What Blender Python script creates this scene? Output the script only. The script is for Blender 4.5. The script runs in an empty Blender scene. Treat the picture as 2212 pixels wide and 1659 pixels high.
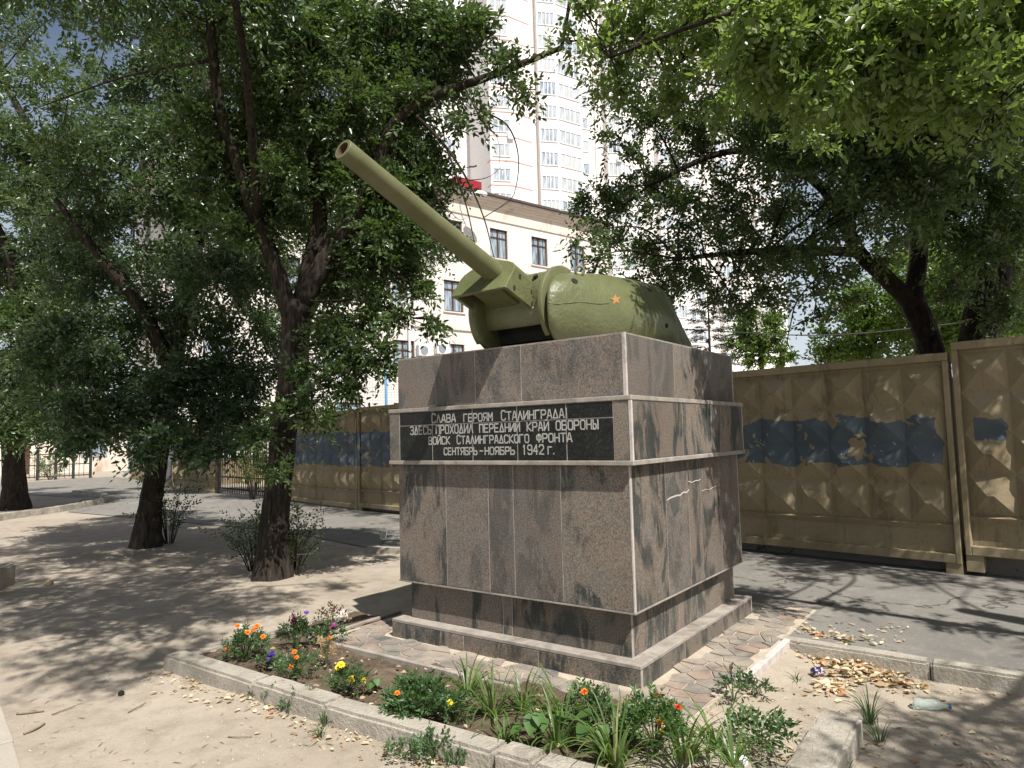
import bpy, bmesh, math, random
import numpy as np
from mathutils import Vector, Matrix
random.seed(7); RNG = np.random.default_rng(7)
SC = bpy.context.scene
COL = SC.collection

# ------------------------------------------------------------------ camera (fitted to the pedestal's corners)
PITCH, ROLL, F_PX, PX_W, PX_H = 0.0756, -0.0259, 1488.8, 2212.0, 1659.0
CAM = np.array([0.0, 0.0, 1.65])
_fw = np.array([0, math.cos(PITCH), math.sin(PITCH)]); _r = np.array([1.0, 0, 0]); _u = np.cross(_r, _fw)
R2 = math.cos(ROLL) * _r + math.sin(ROLL) * _u
U2 = -math.sin(ROLL) * _r + math.cos(ROLL) * _u
cam_d = bpy.data.cameras.new("camera"); cam = bpy.data.objects.new("camera", cam_d); COL.objects.link(cam)
cam_d.sensor_width = 36.0; cam_d.lens = F_PX / PX_W * 36.0; cam_d.clip_start = 0.05; cam_d.clip_end = 3000
cam.matrix_world = Matrix(((R2[0], U2[0], -_fw[0], CAM[0]), (R2[1], U2[1], -_fw[1], CAM[1]), (R2[2], U2[2], -_fw[2], CAM[2]), (0, 0, 0, 1)))
SC.camera = cam
# ------------------------------------------------------------------ sky and sun
SUN_EL = math.radians(55.5); SUN_H = (0.4625, -0.8866)
world = bpy.data.worlds.new("World"); SC.world = world; world.use_nodes = True
wn = world.node_tree.nodes; wl = world.node_tree.links
bg = wn["Background"]; sky = wn.new("ShaderNodeTexSky"); sky.sky_type = 'NISHITA'; sky.sun_disc = False
sky.sun_elevation = SUN_EL; sky.sun_rotation = math.atan2(SUN_H[0], SUN_H[1])
sky.air_density = 1.0; sky.dust_density = 2.0; sky.ozone_density = 1.0
tc = wn.new('ShaderNodeTexCoord'); sx = wn.new('ShaderNodeSeparateXYZ'); wl.new(tc.outputs['Generated'], sx.inputs[0])
hz = wn.new('ShaderNodeMapRange'); hz.inputs[1].default_value = 0.0; hz.inputs[2].default_value = 0.50; hz.inputs[3].default_value = 0.85; hz.inputs[4].default_value = 0.0; wl.new(sx.outputs[2], hz.inputs[0])
cn = wn.new('ShaderNodeTexNoise'); cn.inputs['Scale'].default_value = 2.2; cn.inputs['Detail'].default_value = 7; cn.inputs['Distortion'].default_value = .6; wl.new(tc.outputs['Generated'], cn.inputs['Vector'])
cr = wn.new('ShaderNodeMapRange'); cr.inputs[1].default_value = .45; cr.inputs[2].default_value = .70; cr.inputs[3].default_value = 0.0; cr.inputs[4].default_value = .3; wl.new(cn.outputs[0], cr.inputs[0])
mx_ = wn.new('ShaderNodeMath'); mx_.operation = 'MAXIMUM'; wl.new(hz.outputs[0], mx_.inputs[0]); wl.new(cr.outputs[0], mx_.inputs[1])
sm = wn.new('ShaderNodeMixRGB'); sm.inputs[2].default_value = (10.0, 10.8, 11.6, 1); wl.new(mx_.outputs[0], sm.inputs[0]); wl.new(sky.outputs[0], sm.inputs[1])
wl.new(sm.outputs[0], bg.inputs[0]); bg.inputs[1].default_value = 0.056
sun_d = bpy.data.lights.new("sun", 'SUN'); sun = bpy.data.objects.new("sun", sun_d); COL.objects.link(sun)
sun_d.energy = 5.0; sun_d.angle = math.radians(0.53); sun_d.color = (1.0, 0.965, 0.91)
SUNV = Vector((SUN_H[0] * math.cos(SUN_EL), SUN_H[1] * math.cos(SUN_EL), math.sin(SUN_EL)))
sun.rotation_euler = SUNV.to_track_quat('Z', 'Y').to_euler(); sun.location = (8, -10, 20)
vs = SC.view_settings; vs.view_transform = 'Standard'; vs.look = 'None'; vs.gamma = 1.0; vs.exposure = 0.66; vs.use_curve_mapping = False
SC.cycles.max_bounces = 8; SC.cycles.diffuse_bounces = 4; SC.cycles.transparent_max_bounces = 8

# ------------------------------------------------------------------ pixel helpers (2212 x 1659 frame)
def ray(x, y):
    d = _fw * F_PX + R2 * (x - PX_W / 2) + U2 * (PX_H / 2 - y)
    return d / np.linalg.norm(d)
def G(x, y, z=0.0):
    d = ray(x, y); return CAM + d * ((z - CAM[2]) / d[2])
def AT(x, y, depth):
    d = ray(x, y); return CAM + d * (depth / d[1])

# ------------------------------------------------------------------ mesh helpers
class MB:
    def __init__(s): s.v = []; s.f = []
    def poly(s, pts):
        i = len(s.v); s.v += [tuple(p) for p in pts]; s.f.append(tuple(range(i, i + len(pts)))); return s
    def box(s, x0, x1, y0, y1, z0, z1, M=None):
        i = len(s.v)
        P = [(x0, y0, z0), (x1, y0, z0), (x1, y1, z0), (x0, y1, z0), (x0, y0, z1), (x1, y0, z1), (x1, y1, z1), (x0, y1, z1)]
        if M is not None: P = [tuple(M @ Vector(p)) for p in P]
        s.v += P
        s.f += [(i, i + 3, i + 2, i + 1), (i + 4, i + 5, i + 6, i + 7), (i, i + 1, i + 5, i + 4), (i + 1, i + 2, i + 6, i + 5), (i + 2, i + 3, i + 7, i + 6), (i + 3, i, i + 4, i + 7)]
        return s
    def prism(s, poly, z0, z1, M=None):
        i = len(s.v); n = len(poly)
        P = [(x, y, z0) for x, y in poly] + [(x, y, z1) for x, y in poly]
        if M is not None: P = [tuple(M @ Vector(p)) for p in P]
        s.v += P
        s.f.append(tuple(range(i + n - 1, i - 1, -1))); s.f.append(tuple(range(i + n, i + 2 * n)))
        for k in range(n): s.f.append((i + k, i + (k + 1) % n, i + n + (k + 1) % n, i + n + k))
        return s
    def tube(s, pts, rad, n=8, cap=True, jit=0.0, rng=random):
        pts = [Vector(p) for p in pts]; m = len(pts)
        if not hasattr(rad, '__len__'): rad = [rad] * m
        i0 = len(s.v); ref = None
        for k in range(m):
            t = (pts[min(k + 1, m - 1)] - pts[max(k - 1, 0)]).normalized()
            if ref is None: ref = t.orthogonal().normalized()
            ref = (ref - t * ref.dot(t)).normalized(); b = t.cross(ref)
            for j in range(n):
                a = 2 * math.pi * j / n; r = rad[k] * (1 + (rng.uniform(-jit, jit) if jit else 0))
                s.v.append(tuple(pts[k] + (ref * math.cos(a) + b * math.sin(a)) * r))
        for k in range(m - 1):
            for j in range(n):
                a = i0 + k * n + j; b_ = i0 + k * n + (j + 1) % n
                s.f.append((a, b_, b_ + n, a + n))
        if cap:
            s.f.append(tuple(i0 + j for j in range(n - 1, -1, -1))); s.f.append(tuple(i0 + (m - 1) * n + j for j in range(n)))
        return s
    def build(s, name, mat, parent=None, smooth=False, bevel=0.0, off=None, auto=None):
        v = s.v if off is None else [(p[0] - off[0], p[1] - off[1], p[2] - off[2]) for p in s.v]
        me = bpy.data.meshes.new(name); me.from_pydata(v, [], s.f); me.update()
        return link(name, me, mat, parent, smooth, bevel)
def link(name, me, mat, parent=None, smooth=False, bevel=0.0):
    o = bpy.data.objects.new(name, me); COL.objects.link(o)
    if mat is not None and not me.materials: me.materials.append(mat)
    if parent is not None: o.parent = parent
    if smooth: me.polygons.foreach_set('use_smooth', [True] * len(me.polygons))
    if bevel:
        m = o.modifiers.new('bevel', 'BEVEL'); m.width = bevel; m.segments = 2; m.limit_method = 'ANGLE'; m.angle_limit = math.radians(40)
    return o
def tag(o, label=None, cat=None, group=None, kind=None):
    if label: o['label'] = label
    if cat: o['category'] = cat
    if group: o['group'] = group
    if kind: o['kind'] = kind
    return o
def empty(name, loc=(0, 0, 0), rz=0.0):
    o = bpy.data.objects.new(name, None); COL.objects.link(o); o.location = loc; o.rotation_euler = (0, 0, rz); o.empty_display_size = 0.1
    return o
def copy_tree(o, parent=None):
    c = o.copy(); COL.objects.link(c); c.parent = parent
    for ch in list(o.children): copy_tree(ch, c)
    return c
def catmull(P, n):
    P = [np.array(p, float) for p in P]; P = [2 * P[0] - P[1]] + P + [2 * P[-1] - P[-2]]; out = []
    for i in range(1, len(P) - 2):
        for k in range(n):
            t = k / n; a, b, c, d = P[i - 1], P[i], P[i + 1], P[i + 2]
            out.append(0.5 * ((2 * b) + (-a + c) * t + (2 * a - 5 * b + 4 * c - d) * t * t + (-a + 3 * b - 3 * c + d) * t ** 3))
    out.append(P[-2]); return out

# ------------------------------------------------------------------ material helpers
def S(r, g, b):
    f = lambda c: (c / 255 / 12.92) if c / 255 <= 0.04045 else ((c / 255 + 0.055) / 1.055) ** 2.4
    return (f(r), f(g), f(b), 1)
class NT:
    def __init__(s, name):
        s.m = bpy.data.materials.new(name); s.m.use_nodes = True; s.t = s.m.node_tree; s.p = s.t.nodes['Principled BSDF']; s.out = s.t.nodes['Material Output']
    def n(s, kind, **kw):
        nd = s.t.nodes.new('ShaderNode' + kind)
        for k, v in kw.items():
            if k in nd.inputs: nd.inputs[k].default_value = v
            else: setattr(nd, k, v)
        return nd
    def l(s, a, b): s.t.links.new(a, b)
    def pos(s, kind='Object'): return s.n('TexCoord').outputs[kind]
    def wpos(s): return s.n('NewGeometry').outputs['Position']
    def noise(s, vec, scale, detail=4, rough=.55, dist=0.0):
        nd = s.n('TexNoise'); nd.inputs['Scale'].default_value = scale; nd.inputs['Detail'].default_value = detail; nd.inputs['Roughness'].default_value = rough; nd.inputs['Distortion'].default_value = dist
        if vec is not None: s.l(vec, nd.inputs['Vector'])
        return nd.outputs[0]
    def map(s, vec, scale=(1, 1, 1), loc=(0, 0, 0), rot=(0, 0, 0)):
        nd = s.n('Mapping'); nd.inputs['Scale'].default_value = scale; nd.inputs['Location'].default_value = loc; nd.inputs['Rotation'].default_value = rot; s.l(vec, nd.inputs['Vector']); return nd.outputs[0]
    def ramp(s, fac, stops, interp='LINEAR'):
        nd = s.n('ValToRGB'); cr = nd.color_ramp; cr.interpolation = interp
        while len(cr.elements) < len(stops): cr.elements.new(0.5)
        for e, (p, c) in zip(cr.elements, stops): e.position = p; e.color = c if len(c) == 4 else (*c, 1)
        s.l(fac, nd.inputs[0]); return nd.outputs[0]
    def g(s, fac, a, b): return s.ramp(fac, [(a, (0, 0, 0, 1)), (b, (1, 1, 1, 1))])
    def mix(s, fac, a, b, mode='MIX'):
        nd = s.n('MixRGB'); nd.blend_type = mode
        for i, v in ((0, fac), (1, a), (2, b)):
            if hasattr(v, 'links') or hasattr(v, 'is_linked'): s.l(v, nd.inputs[i])
            elif i == 0: nd.inputs[0].default_value = v
            else: nd.inputs[i].default_value = v
        return nd.outputs[0]
    def math(s, op, a, b=0.0):
        nd = s.n('Math'); nd.operation = op
        for i, v in ((0, a), (1, b)):
            if hasattr(v, 'is_linked'): s.l(v, nd.inputs[i])
            else: nd.inputs[i].default_value = v
        return nd.outputs[0]
    def bump(s, h, strength=.3, dist=.01, normal=None):
        nd = s.n('Bump'); nd.inputs['Strength'].default_value = strength; nd.inputs['Distance'].default_value = dist; s.l(h, nd.inputs['Height'])
        if normal is not None: s.l(normal, nd.inputs['Normal'])
        s.l(nd.outputs[0], s.p.inputs['Normal']); return nd.outputs[0]
    def base(s, c):
        if hasattr(c, 'is_linked'): s.l(c, s.p.inputs['Base Color'])
        else: s.p.inputs['Base Color'].default_value = c
        return s
    def rough(s, r, spec=None):
        if hasattr(r, 'is_linked'): s.l(r, s.p.inputs['Roughness'])
        else: s.p.inputs['Roughness'].default_value = r
        if spec is not None: s.p.inputs['Specular IOR Level'].default_value = spec
        return s
def rough_mat(name, c1, c2, scale=6, fine=60, rough=.9, bump=.3, bd=.01, dirt=None, spec=.3, world=False):
    t = NT(name); v = t.wpos() if world else t.pos()
    a = t.noise(v, scale, 6, .6); b = t.noise(v, fine, 4, .7)
    c = t.mix(t.g(a, .3, .7), c1, c2)
    c = t.mix(t.math('MULTIPLY', t.g(b, .35, .75), .45), c, tuple(x * .6 for x in c1[:3]) + (1,))
    if dirt:
        d = t.noise(v, scale * .45, 6, .65, .6); c = t.mix(t.g(d, .55, .72), c, dirt)
    t.base(c).rough(rough, spec); h = t.math('ADD', t.math('MULTIPLY', a, .5), b); t.bump(h, bump, bd); return t.m
MAT = {}
def granite(name, brown, amt, dark=(.052, .056, .053, 1)):
    t = NT(name); r = t.n('ObjectInfo').outputs['Random']; v = t.pos()
    cmb = t.n('CombineXYZ'); t.l(t.math('MULTIPLY', r, 37.0), cmb.inputs[0]); t.l(t.math('MULTIPLY', r, 91.0), cmb.inputs[1]); t.l(t.math('MULTIPLY', r, 53.0), cmb.inputs[2])
    add = t.n('VectorMath'); add.operation = 'ADD'; t.l(v, add.inputs[0]); t.l(cmb.outputs[0], add.inputs[1]); v = add.outputs[0]
    sp = t.noise(v, 95, 3, .75); sp2 = t.noise(v, 48, 2, .6)
    tone = t.math('ADD', .84, t.math('MULTIPLY', r, .32)); tint = t.noise(v, 5.0, 5, .6); base = t.mix(t.g(tint, .38, .64), brown + (1,), tuple(x * y for x, y in zip(brown, (.88, 1.0, 1.08))) + (1,))
    base = t.mix(t.math('MULTIPLY', t.g(sp2, .48, .66), .55), base, (brown[0] * 1.08, brown[1] * .86, brown[2] * .70, 1))
    w = t.noise(t.map(v, (1, 1, .5), (0, 0, 0), (.55, .75, .4)), 2.2, 3, .5, 1.8)
    w2 = t.noise(t.map(v, (1.3, 1.3, .28), (3, 1, 2), (.62, .62, .3)), 9.0, 5, .65, 1.6)
    veins = t.math('MULTIPLY', t.g(w, .46, .56), t.g(w2, .40, .50)); veins = t.math('MINIMUM', t.math('MULTIPLY', veins, amt), 1.0)
    c = t.mix(veins, base, dark); c = t.mix(1.0, c, tone, 'MULTIPLY')
    k = t.ramp(sp, [(.30, (.25, .25, .26)), (.42, (.72, .72, .72)), (.52, (1.0, 1.0, 1.0)), (.62, (1.35, 1.33, 1.30)), (.74, (2.1, 2.0, 1.95))])
    c = t.mix(1.0, c, k, 'MULTIPLY')
    du = t.noise(v, 3.0, 6, .7); c = t.mix(t.math('MULTIPLY', t.g(du, .4, .75), .14), c, (.33, .29, .25, 1))
    t.base(c).rough(t.ramp(du, [(.3, (.28,) * 3), (.7, (.5,) * 3)]), .12); return t.m
MAT['granite'] = granite('granite_brown', (.180, .146, .118), 1.0)
MAT['granite_plain'] = granite('granite_grey_brown', (.160, .134, .114), .55)
MAT['granite_dark'] = granite('granite_dark_patch', (.075, .074, .070), .2)
def black_granite():
    t = NT('granite_black'); v = t.pos(); a = t.noise(v, 75, 3, .75, 1.0); d = t.noise(v, 3, 6, .7)
    c = t.ramp(a, [(.42, (.006, .007, .007)), (.58, (.016, .018, .015)), (.68, (.05, .055, .042))])
    c = t.mix(t.math('MULTIPLY', t.g(d, .45, .8), .04), c, (.25, .24, .21, 1))
    t.base(c).rough(.3, .2); return t.m
MAT['black'] = black_granite()
MAT['mortar'] = rough_mat('mortar', S(176, 166, 160), S(205, 196, 190), 9, 70, .9, .4, .004, S(140, 132, 126))
MAT['trim'] = rough_mat('trim_stone', S(132, 124, 115), S(170, 162, 152), 7, 90, .8, .4, .005, S(102, 94, 86))
MAT['joint'] = rough_mat('joint_mortar', S(150, 142, 134), S(180, 172, 163), 9, 70, .9, .4, .004, S(112, 105, 98))
MAT['letter'] = rough_mat('letter_grey', S(150, 148, 142), S(182, 180, 174), 14, 90, .85, .2, .002)
def olive():
    t = NT('olive_paint'); v = t.pos(); a = t.noise(v, 2.2, 5, .6); b = t.noise(v, 38, 5, .6); w = t.noise(v, 11, 7, .75)
    c = t.mix(t.g(a, .35, .7), (.088, .098, .040, 1), (.126, .136, .058, 1))
    c = t.mix(t.math('MULTIPLY', t.g(w, .56, .68), .55), c, (.066, .064, .034, 1))
    rs = t.noise(t.map(v, (3.2, 3.2, .8)), 2.4, 6, .7, .3); c = t.mix(t.math('MULTIPLY', t.g(rs, .58, .70), .55), c, (.085, .062, .034, 1))
    chips = t.noise(v, 55, 4, .7); c = t.mix(t.math('MULTIPLY', t.g(chips, .70, .73), .6), c, (.42, .42, .33, 1))
    t.base(c).rough(t.ramp(w, [(.3, (.27,) * 3), (.7, (.5,) * 3)]), .6)
    h = t.math('ADD', b, t.math('MULTIPLY', t.noise(v, 10, 6, .65), 2.0)); t.bump(h, .5, .010); return t.m
MAT['olive'] = olive()
def olive_barrel():
    t = NT('olive_barrel_paint'); v = t.pos(); a = t.noise(v, 4, 6, .65); b = t.noise(v, 70, 4, .6)
    c = t.mix(t.g(a, .4, .7), (.104, .112, .048, 1), (.148, .146, .076, 1)); c = t.mix(t.math('MULTIPLY', t.g(t.noise(v, 14, 6, .7), .56, .72), .5), c, (.12, .085, .05, 1))
    t.base(c).rough(.55, .4); t.bump(b, .3, .004); return t.m
MAT['olive_b'] = olive_barrel()
MAT['bore'] = rough_mat('rusty_bore', (.05, .03, .02, 1), (.12, .065, .04, 1), 20, 90, .8, .3)
MAT['rust'] = rough_mat('rust_brown', (.055, .030, .018, 1), (.10, .055, .03, 1), 8, 60, .9, .5)
MAT['darkhole'] = rough_mat('dark_hollow', (.012, .012, .01, 1), (.03, .028, .02, 1), 8, 60, .9, .3)  # near-black stands in for the shade inside holes, hollows and rooms
MAT['star'] = rough_mat('faded_red_paint', S(168, 112, 72), S(150, 110, 68), 18, 60, .7, .2, .003, S(128, 126, 80))
def fence_mat(name, z0, z1, s0, s1):
    t = NT(name); v = t.wpos(); a = t.noise(v, 1.3, 6, .65); b = t.noise(v, 26, 5, .7)
    c = t.mix(t.g(a, .3, .7), (.235, .182, .108, 1), (.325, .262, .168, 1))
    c = t.mix(t.math('MULTIPLY', t.g(b, .5, .75), .35), c, (.14, .095, .05, 1))
    # grime streaks with their own shape
    st = t.noise(t.map(v, (5, 5, .7)), 1.0, 6, .7, .4); c = t.mix(t.math('MULTIPLY', t.g(st, .54, .72), .7), c, (.07, .055, .035, 1))
    if z1 > z0:
        sx = t.n('SeparateXYZ'); t.l(v, sx.inputs[0])
        wob = t.math('MULTIPLY', t.math('SUBTRACT', t.noise(v, 2.6, 3, .55), .5), .30)
        zz = t.math('ADD', sx.outputs[2], wob)
        s = t.math('ADD', t.math('MULTIPLY', sx.outputs[0], .704), t.math('MULTIPLY', sx.outputs[1], -.711)); s = t.math('ADD', s, t.math('MULTIPLY', wob, .8))
        m = t.math('MULTIPLY', t.math('GREATER_THAN', zz, z0), t.math('LESS_THAN', zz, z1))
        m = t.math('MULTIPLY', m, t.math('MULTIPLY', t.math('GREATER_THAN', s, s0), t.math('LESS_THAN', s, s1)))
        holes = t.noise(v, 4.2, 5, .6, .5); m = t.math('MULTIPLY', m, t.math('LESS_THAN', holes, .60))
        blue = t.mix(t.g(t.noise(v, 2.2, 4, .6), .35, .7), (.080, .100, .118, 1), (.118, .142, .160, 1))
        c = t.mix(m, c, blue)
        wh = t.math('MULTIPLY', t.math('GREATER_THAN', t.noise(t.map(v, (1, 1, .6)), 13, 3, .6), .70), m); c = t.mix(wh, c, (.45, .43, .4, 1))
    t.base(c).rough(.85, .25); t.bump(t.math('ADD', b, t.math('MULTIPLY', a, .6)), .35, .008); return t.m
def bark_mat(name, c1, c2):
    t = NT(name); v = t.wpos(); vm = t.map(v, (1, 1, .16)); a = t.noise(vm, 22, 6, .7, .8); b = t.noise(v, 5, 5, .6)
    c = t.mix(t.g(a, .38, .66), c1, c2); c = t.mix(t.math('MULTIPLY', t.g(b, .5, .75), .4), c, tuple(x * 1.25 for x in c2[:3]) + (1,))
    t.base(c).rough(.95, .15); t.bump(t.math('ADD', a, t.math('MULTIPLY', t.noise(vm, 55, 4, .7), .4)), 1.0, .035); return t.m
MAT['bark'] = bark_mat('bark_elm', (.016, .013, .010, 1), (.066, .053, .042, 1))
MAT['bark_dark'] = bark_mat('bark_dark', (.012, .010, .008, 1), (.045, .036, .028, 1))
MAT['twig'] = rough_mat('twig', (.12, .09, .065, 1), (.20, .16, .12, 1), 9, 60, .9, .3, .003)
MAT['dead_twig'] = rough_mat('dry_twig', (.16, .115, .08, 1), (.30, .235, .17, 1), 9, 60, .9, .3, .003)
def leaf_mat(name, c1, c2, tr=.36, rough=.33, c3=None):
    t = NT(name); t.t.nodes.remove(t.p)
    r = t.n('NewGeometry').outputs['Random Per Island']
    c = t.mix(r, c1, c2)
    if c3: c = t.mix(t.math('GREATER_THAN', r, .93), c, c3)
    dif = t.n('BsdfPrincipled'); dif.inputs['Roughness'].default_value = rough; dif.inputs['Specular IOR Level'].default_value = .6; t.l(c, dif.inputs['Base Color'])
    tl = t.n('BsdfTranslucent'); cc = t.mix(1.0, c, (1.35, 1.5, .75, 1), 'MULTIPLY'); t.l(cc, tl.inputs[0])
    mx = t.n('MixShader'); mx.inputs[0].default_value = tr; t.l(dif.outputs[0], mx.inputs[1]); t.l(tl.outputs[0], mx.inputs[2]); t.l(mx.outputs[0], t.out.inputs[0]); return t.m
MAT['leaf'] = leaf_mat('leaf_elm', (.042, .073, .024, 1), (.094, .138, .046, 1), .38)
MAT['leaf_blue'] = leaf_mat('leaf_elm_cool', (.043, .074, .032, 1), (.086, .126, .055, 1), .38)
MAT['leaf_near'] = leaf_mat('leaf_fresh', (.125, .175, .050, 1), (.200, .260, .090, 1), .50, .34)
MAT['leaf_bright'] = leaf_mat('leaf_light', (.085, .140, .030, 1), (.130, .195, .045, 1), .45)
MAT['leaf_spruce'] = leaf_mat('spruce_needles', (.012, .022, .014, 1), (.022, .036, .022, 1), .1, .6)
MAT['leaf_flower'] = leaf_mat('marigold_leaf', (.045, .095, .030, 1), (.085, .150, .050, 1), .3, .5)
MAT['leaf_lily'] = leaf_mat('lily_blade', (.085, .150, .035, 1), (.150, .215, .065, 1), .4, .4, (.30, .27, .12, 1))
MAT['leaf_heart'] = leaf_mat('heart_leaf', (.060, .125, .030, 1), (.095, .180, .045, 1), .35, .45)
MAT['dry_leaf'] = leaf_mat('dry_leaf', (.34, .235, .14, 1), (.64, .53, .38, 1), .2, .8, (.40, .16, .07, 1))
MAT['dry_straw'] = leaf_mat('dry_straw', (.22, .15, .08, 1), (.45, .34, .20, 1), .2, .9)
for nm, c1, c2 in (('orange', (.75, .16, .012, 1), (.90, .30, .02, 1)), ('yellow', (.85, .62, .02, 1), (.95, .78, .05, 1)), ('red', (.42, .045, .012, 1), (.62, .10, .015, 1)), ('purple', (.14, .008, .085, 1), (.24, .012, .13, 1)), ('violet', (.045, .015, .18, 1), (.075, .025, .26, 1))):
    MAT['petal_' + nm] = leaf_mat('petal_' + nm, c1, c2, .25, .6)
def dirt_mat():
    t = NT('sandy_dirt'); v = t.wpos()
    a = t.noise(v, .55, 6, .6); b = t.noise(v, 5, 6, .65); c_ = t.noise(v, 60, 5, .75); sp = t.n('TexVoronoi'); sp.inputs['Scale'].default_value = 38; t.l(v, sp.inputs['Vector'])
    c = t.mix(t.g(a, .32, .68), (.312, .264, .206, 1), (.388, .336, .270, 1))
    st_ = t.noise(v, 1.5, 7, .7, .5); c = t.mix(t.math('MULTIPLY', t.g(st_, .50, .70), .55), c, (.225, .185, .145, 1))
    c = t.mix(t.math('MULTIPLY', t.g(b, .46, .68), .55), c, (.205, .168, .130, 1))
    c = t.mix(t.math('MULTIPLY', t.g(c_, .5, .75), .4), c, (.19, .15, .11, 1))
    m = t.math('MULTIPLY', t.math('LESS_THAN', sp.outputs['Distance'], .16), t.math('GREATER_THAN', b, .50)); sep = t.n('SeparateXYZ'); t.l(sp.outputs['Color'], sep.inputs[0])
    c = t.mix(t.math('MULTIPLY', m, .8), c, t.mix(sep.outputs[0], (.16, .12, .09, 1), (.58, .53, .46, 1)))
    t.base(c).rough(.95, .15); t.bump(t.math('ADD', t.math('MULTIPLY', b, 1.6), t.math('ADD', c_, t.math('MULTIPLY', m, .6))), .55, .014); return t.m
MAT['dirt'] = dirt_mat()
def asphalt_mat():
    t = NT('dusty_asphalt'); v = t.wpos(); a = t.noise(v, .7, 6, .65); b = t.noise(v, 85, 4, .8); d = t.noise(v, 2.6, 6, .7, .6)
    c = t.mix(t.g(a, .3, .7), (.155, .145, .130, 1), (.215, .202, .180, 1)); c = t.mix(t.math('MULTIPLY', t.g(b, .45, .75), .4), c, (.085, .08, .075, 1))
    c = t.mix(t.math('MULTIPLY', t.g(d, .52, .74), .65), c, (.31, .275, .225, 1)); vo = t.n('TexVoronoi'); vo.feature = 'DISTANCE_TO_EDGE'; vo.inputs['Scale'].default_value = .55; wv = t.n('VectorMath'); wv.operation = 'ADD'; nz = t.n('TexNoise'); nz.inputs['Scale'].default_value = 2.2; nz.inputs['Detail'].default_value = 6; t.l(v, nz.inputs['Vector']); t.l(v, wv.inputs[0]); t.l(nz.outputs['Color'], wv.inputs[1]); t.l(wv.outputs[0], vo.inputs['Vector']); ck = t.math('MULTIPLY', t.math('LESS_THAN', vo.outputs['Distance'], .012), t.math('GREATER_THAN', a, .5)); c = t.mix(t.math('MULTIPLY', ck, .75), c, (.045, .042, .038, 1)); gr = t.noise(v, 24, 5, .8); c = t.mix(t.math('MULTIPLY', t.g(gr, .52, .70), .45), c, (.30, .28, .25, 1)); t.base(c).rough(.9, .2); t.bump(b, .8, .008); return t.m
MAT['asphalt'] = asphalt_mat()
MAT['soil'] = rough_mat('bed_soil', (.105, .075, .052, 1), (.185, .140, .100, 1), 9, 45, .97, 1.0, .03, (.24, .19, .14, 1), .1, True)
MAT['kerb'] = rough_mat('kerb_concrete', S(150, 143, 131), S(184, 176, 162), 5, 48, .95, 1.0, .016, S(122, 114, 102), .2, True)
MAT['slab'] = rough_mat('pavement_concrete', S(158, 150, 138), S(172, 165, 152), 2, 60, .95, .3, .006, S(142, 134, 122), .2, True)
MAT['grout'] = rough_mat('apron_grout', S(165, 152, 136), S(190, 178, 160), 8, 60, .95, .6, .008, S(150, 138, 120), .2, True)
def stone_mat():
    t = NT('paving_stone'); r = t.n('ObjectInfo').outputs['Random']; v = t.wpos(); n = t.noise(v, 60, 4, .7); d = t.noise(v, 2.5, 5, .65)
    c = t.ramp(r, [(0, (.075, .080, .074)), (.25, (.14, .125, .11)), (.5, (.10, .10, .095)), (.7, (.19, .12, .092)), (.85, (.13, .13, .125)), (1, (.24, .21, .18))], 'CONSTANT')
    c = t.mix(t.math('MULTIPLY', t.g(n, .4, .7), .4), c, (.25, .22, .19, 1)); c = t.mix(t.math('MULTIPLY', t.g(d, .36, .62), .8), c, (.345, .29, .23, 1))
    t.base(c).rough(.75, .3); t.bump(n, .3, .004); return t.m
MAT['stone'] = stone_mat()
def brick_mat(name='cream_brick', c1=(.62, .565, .525, 1), c2=(.72, .67, .635, 1), mortar=(.44, .39, .36, 1)):
    t = NT(name); v = t.pos(); sx = t.n('SeparateXYZ'); t.l(v, sx.inputs[0]); cb = t.n('CombineXYZ'); t.l(t.math('ADD', sx.outputs[0], sx.outputs[1]), cb.inputs[0]); t.l(sx.outputs[2], cb.inputs[1])
    b = t.n('TexBrick'); b.inputs['Scale'].default_value = 1.0; b.inputs['Brick Width'].default_value = .26; b.inputs['Row Height'].default_value = .078; b.inputs['Mortar Size'].default_value = .009
    b.inputs['Color1'].default_value = c1; b.inputs['Color2'].default_value = c2; b.inputs['Mortar'].default_value = mortar; t.l(cb.outputs[0], b.inputs['Vector'])
    n = t.noise(v, .5, 6, .65); c = t.mix(t.math('MULTIPLY', t.g(n, .5, .75), .35), b.outputs[0], tuple(x * .75 for x in c1[:3]) + (1,))
    t.base(c).rough(.9, .2); t.bump(b.outputs[1], -.4, .01); return t.m
MAT['brick'] = brick_mat()
MAT['stucco'] = rough_mat('plinth_stucco', S(150, 128, 100), S(170, 150, 122), 1.5, 30, .95, .4, .01, S(110, 92, 74))
MAT['cornice'] = rough_mat('cornice_plaster', S(205, 192, 178), S(218, 207, 195), 1.2, 20, .9, .3, .01, S(168, 145, 126))
MAT['roof'] = rough_mat('roof_metal', S(70, 60, 58), S(90, 78, 74), 2, 20, .6, .1)
MAT['red_metal'] = rough_mat('red_metal', S(135, 30, 40), S(155, 42, 52), 2, 20, .5, .1)
MAT['wood_frame'] = rough_mat('window_frame_brown', S(70, 42, 32), S(90, 58, 44), 5, 40, .7, .2)
MAT['white_frame'] = rough_mat('window_frame_white', S(225, 225, 222), S(235, 235, 232), 3, 30, .5, .05)
def glass_mat(name, c1, c2, c3):
    t = NT(name); r = t.n('ObjectInfo').outputs['Random']; v = t.pos('Generated'); n = t.noise(t.map(v, (6, 6, .8)), 2.0, 3, .5)
    c = t.mix(t.g(n, .4, .62), t.ramp(r, [(0, c1), (.5, c2), (1, c1)]), c3); t.base(c).rough(.06, .8); return t.m
MAT['glass'] = glass_mat('window_glass', (.06, .08, .10), (.16, .20, .23), (.34, .40, .44, 1))
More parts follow.
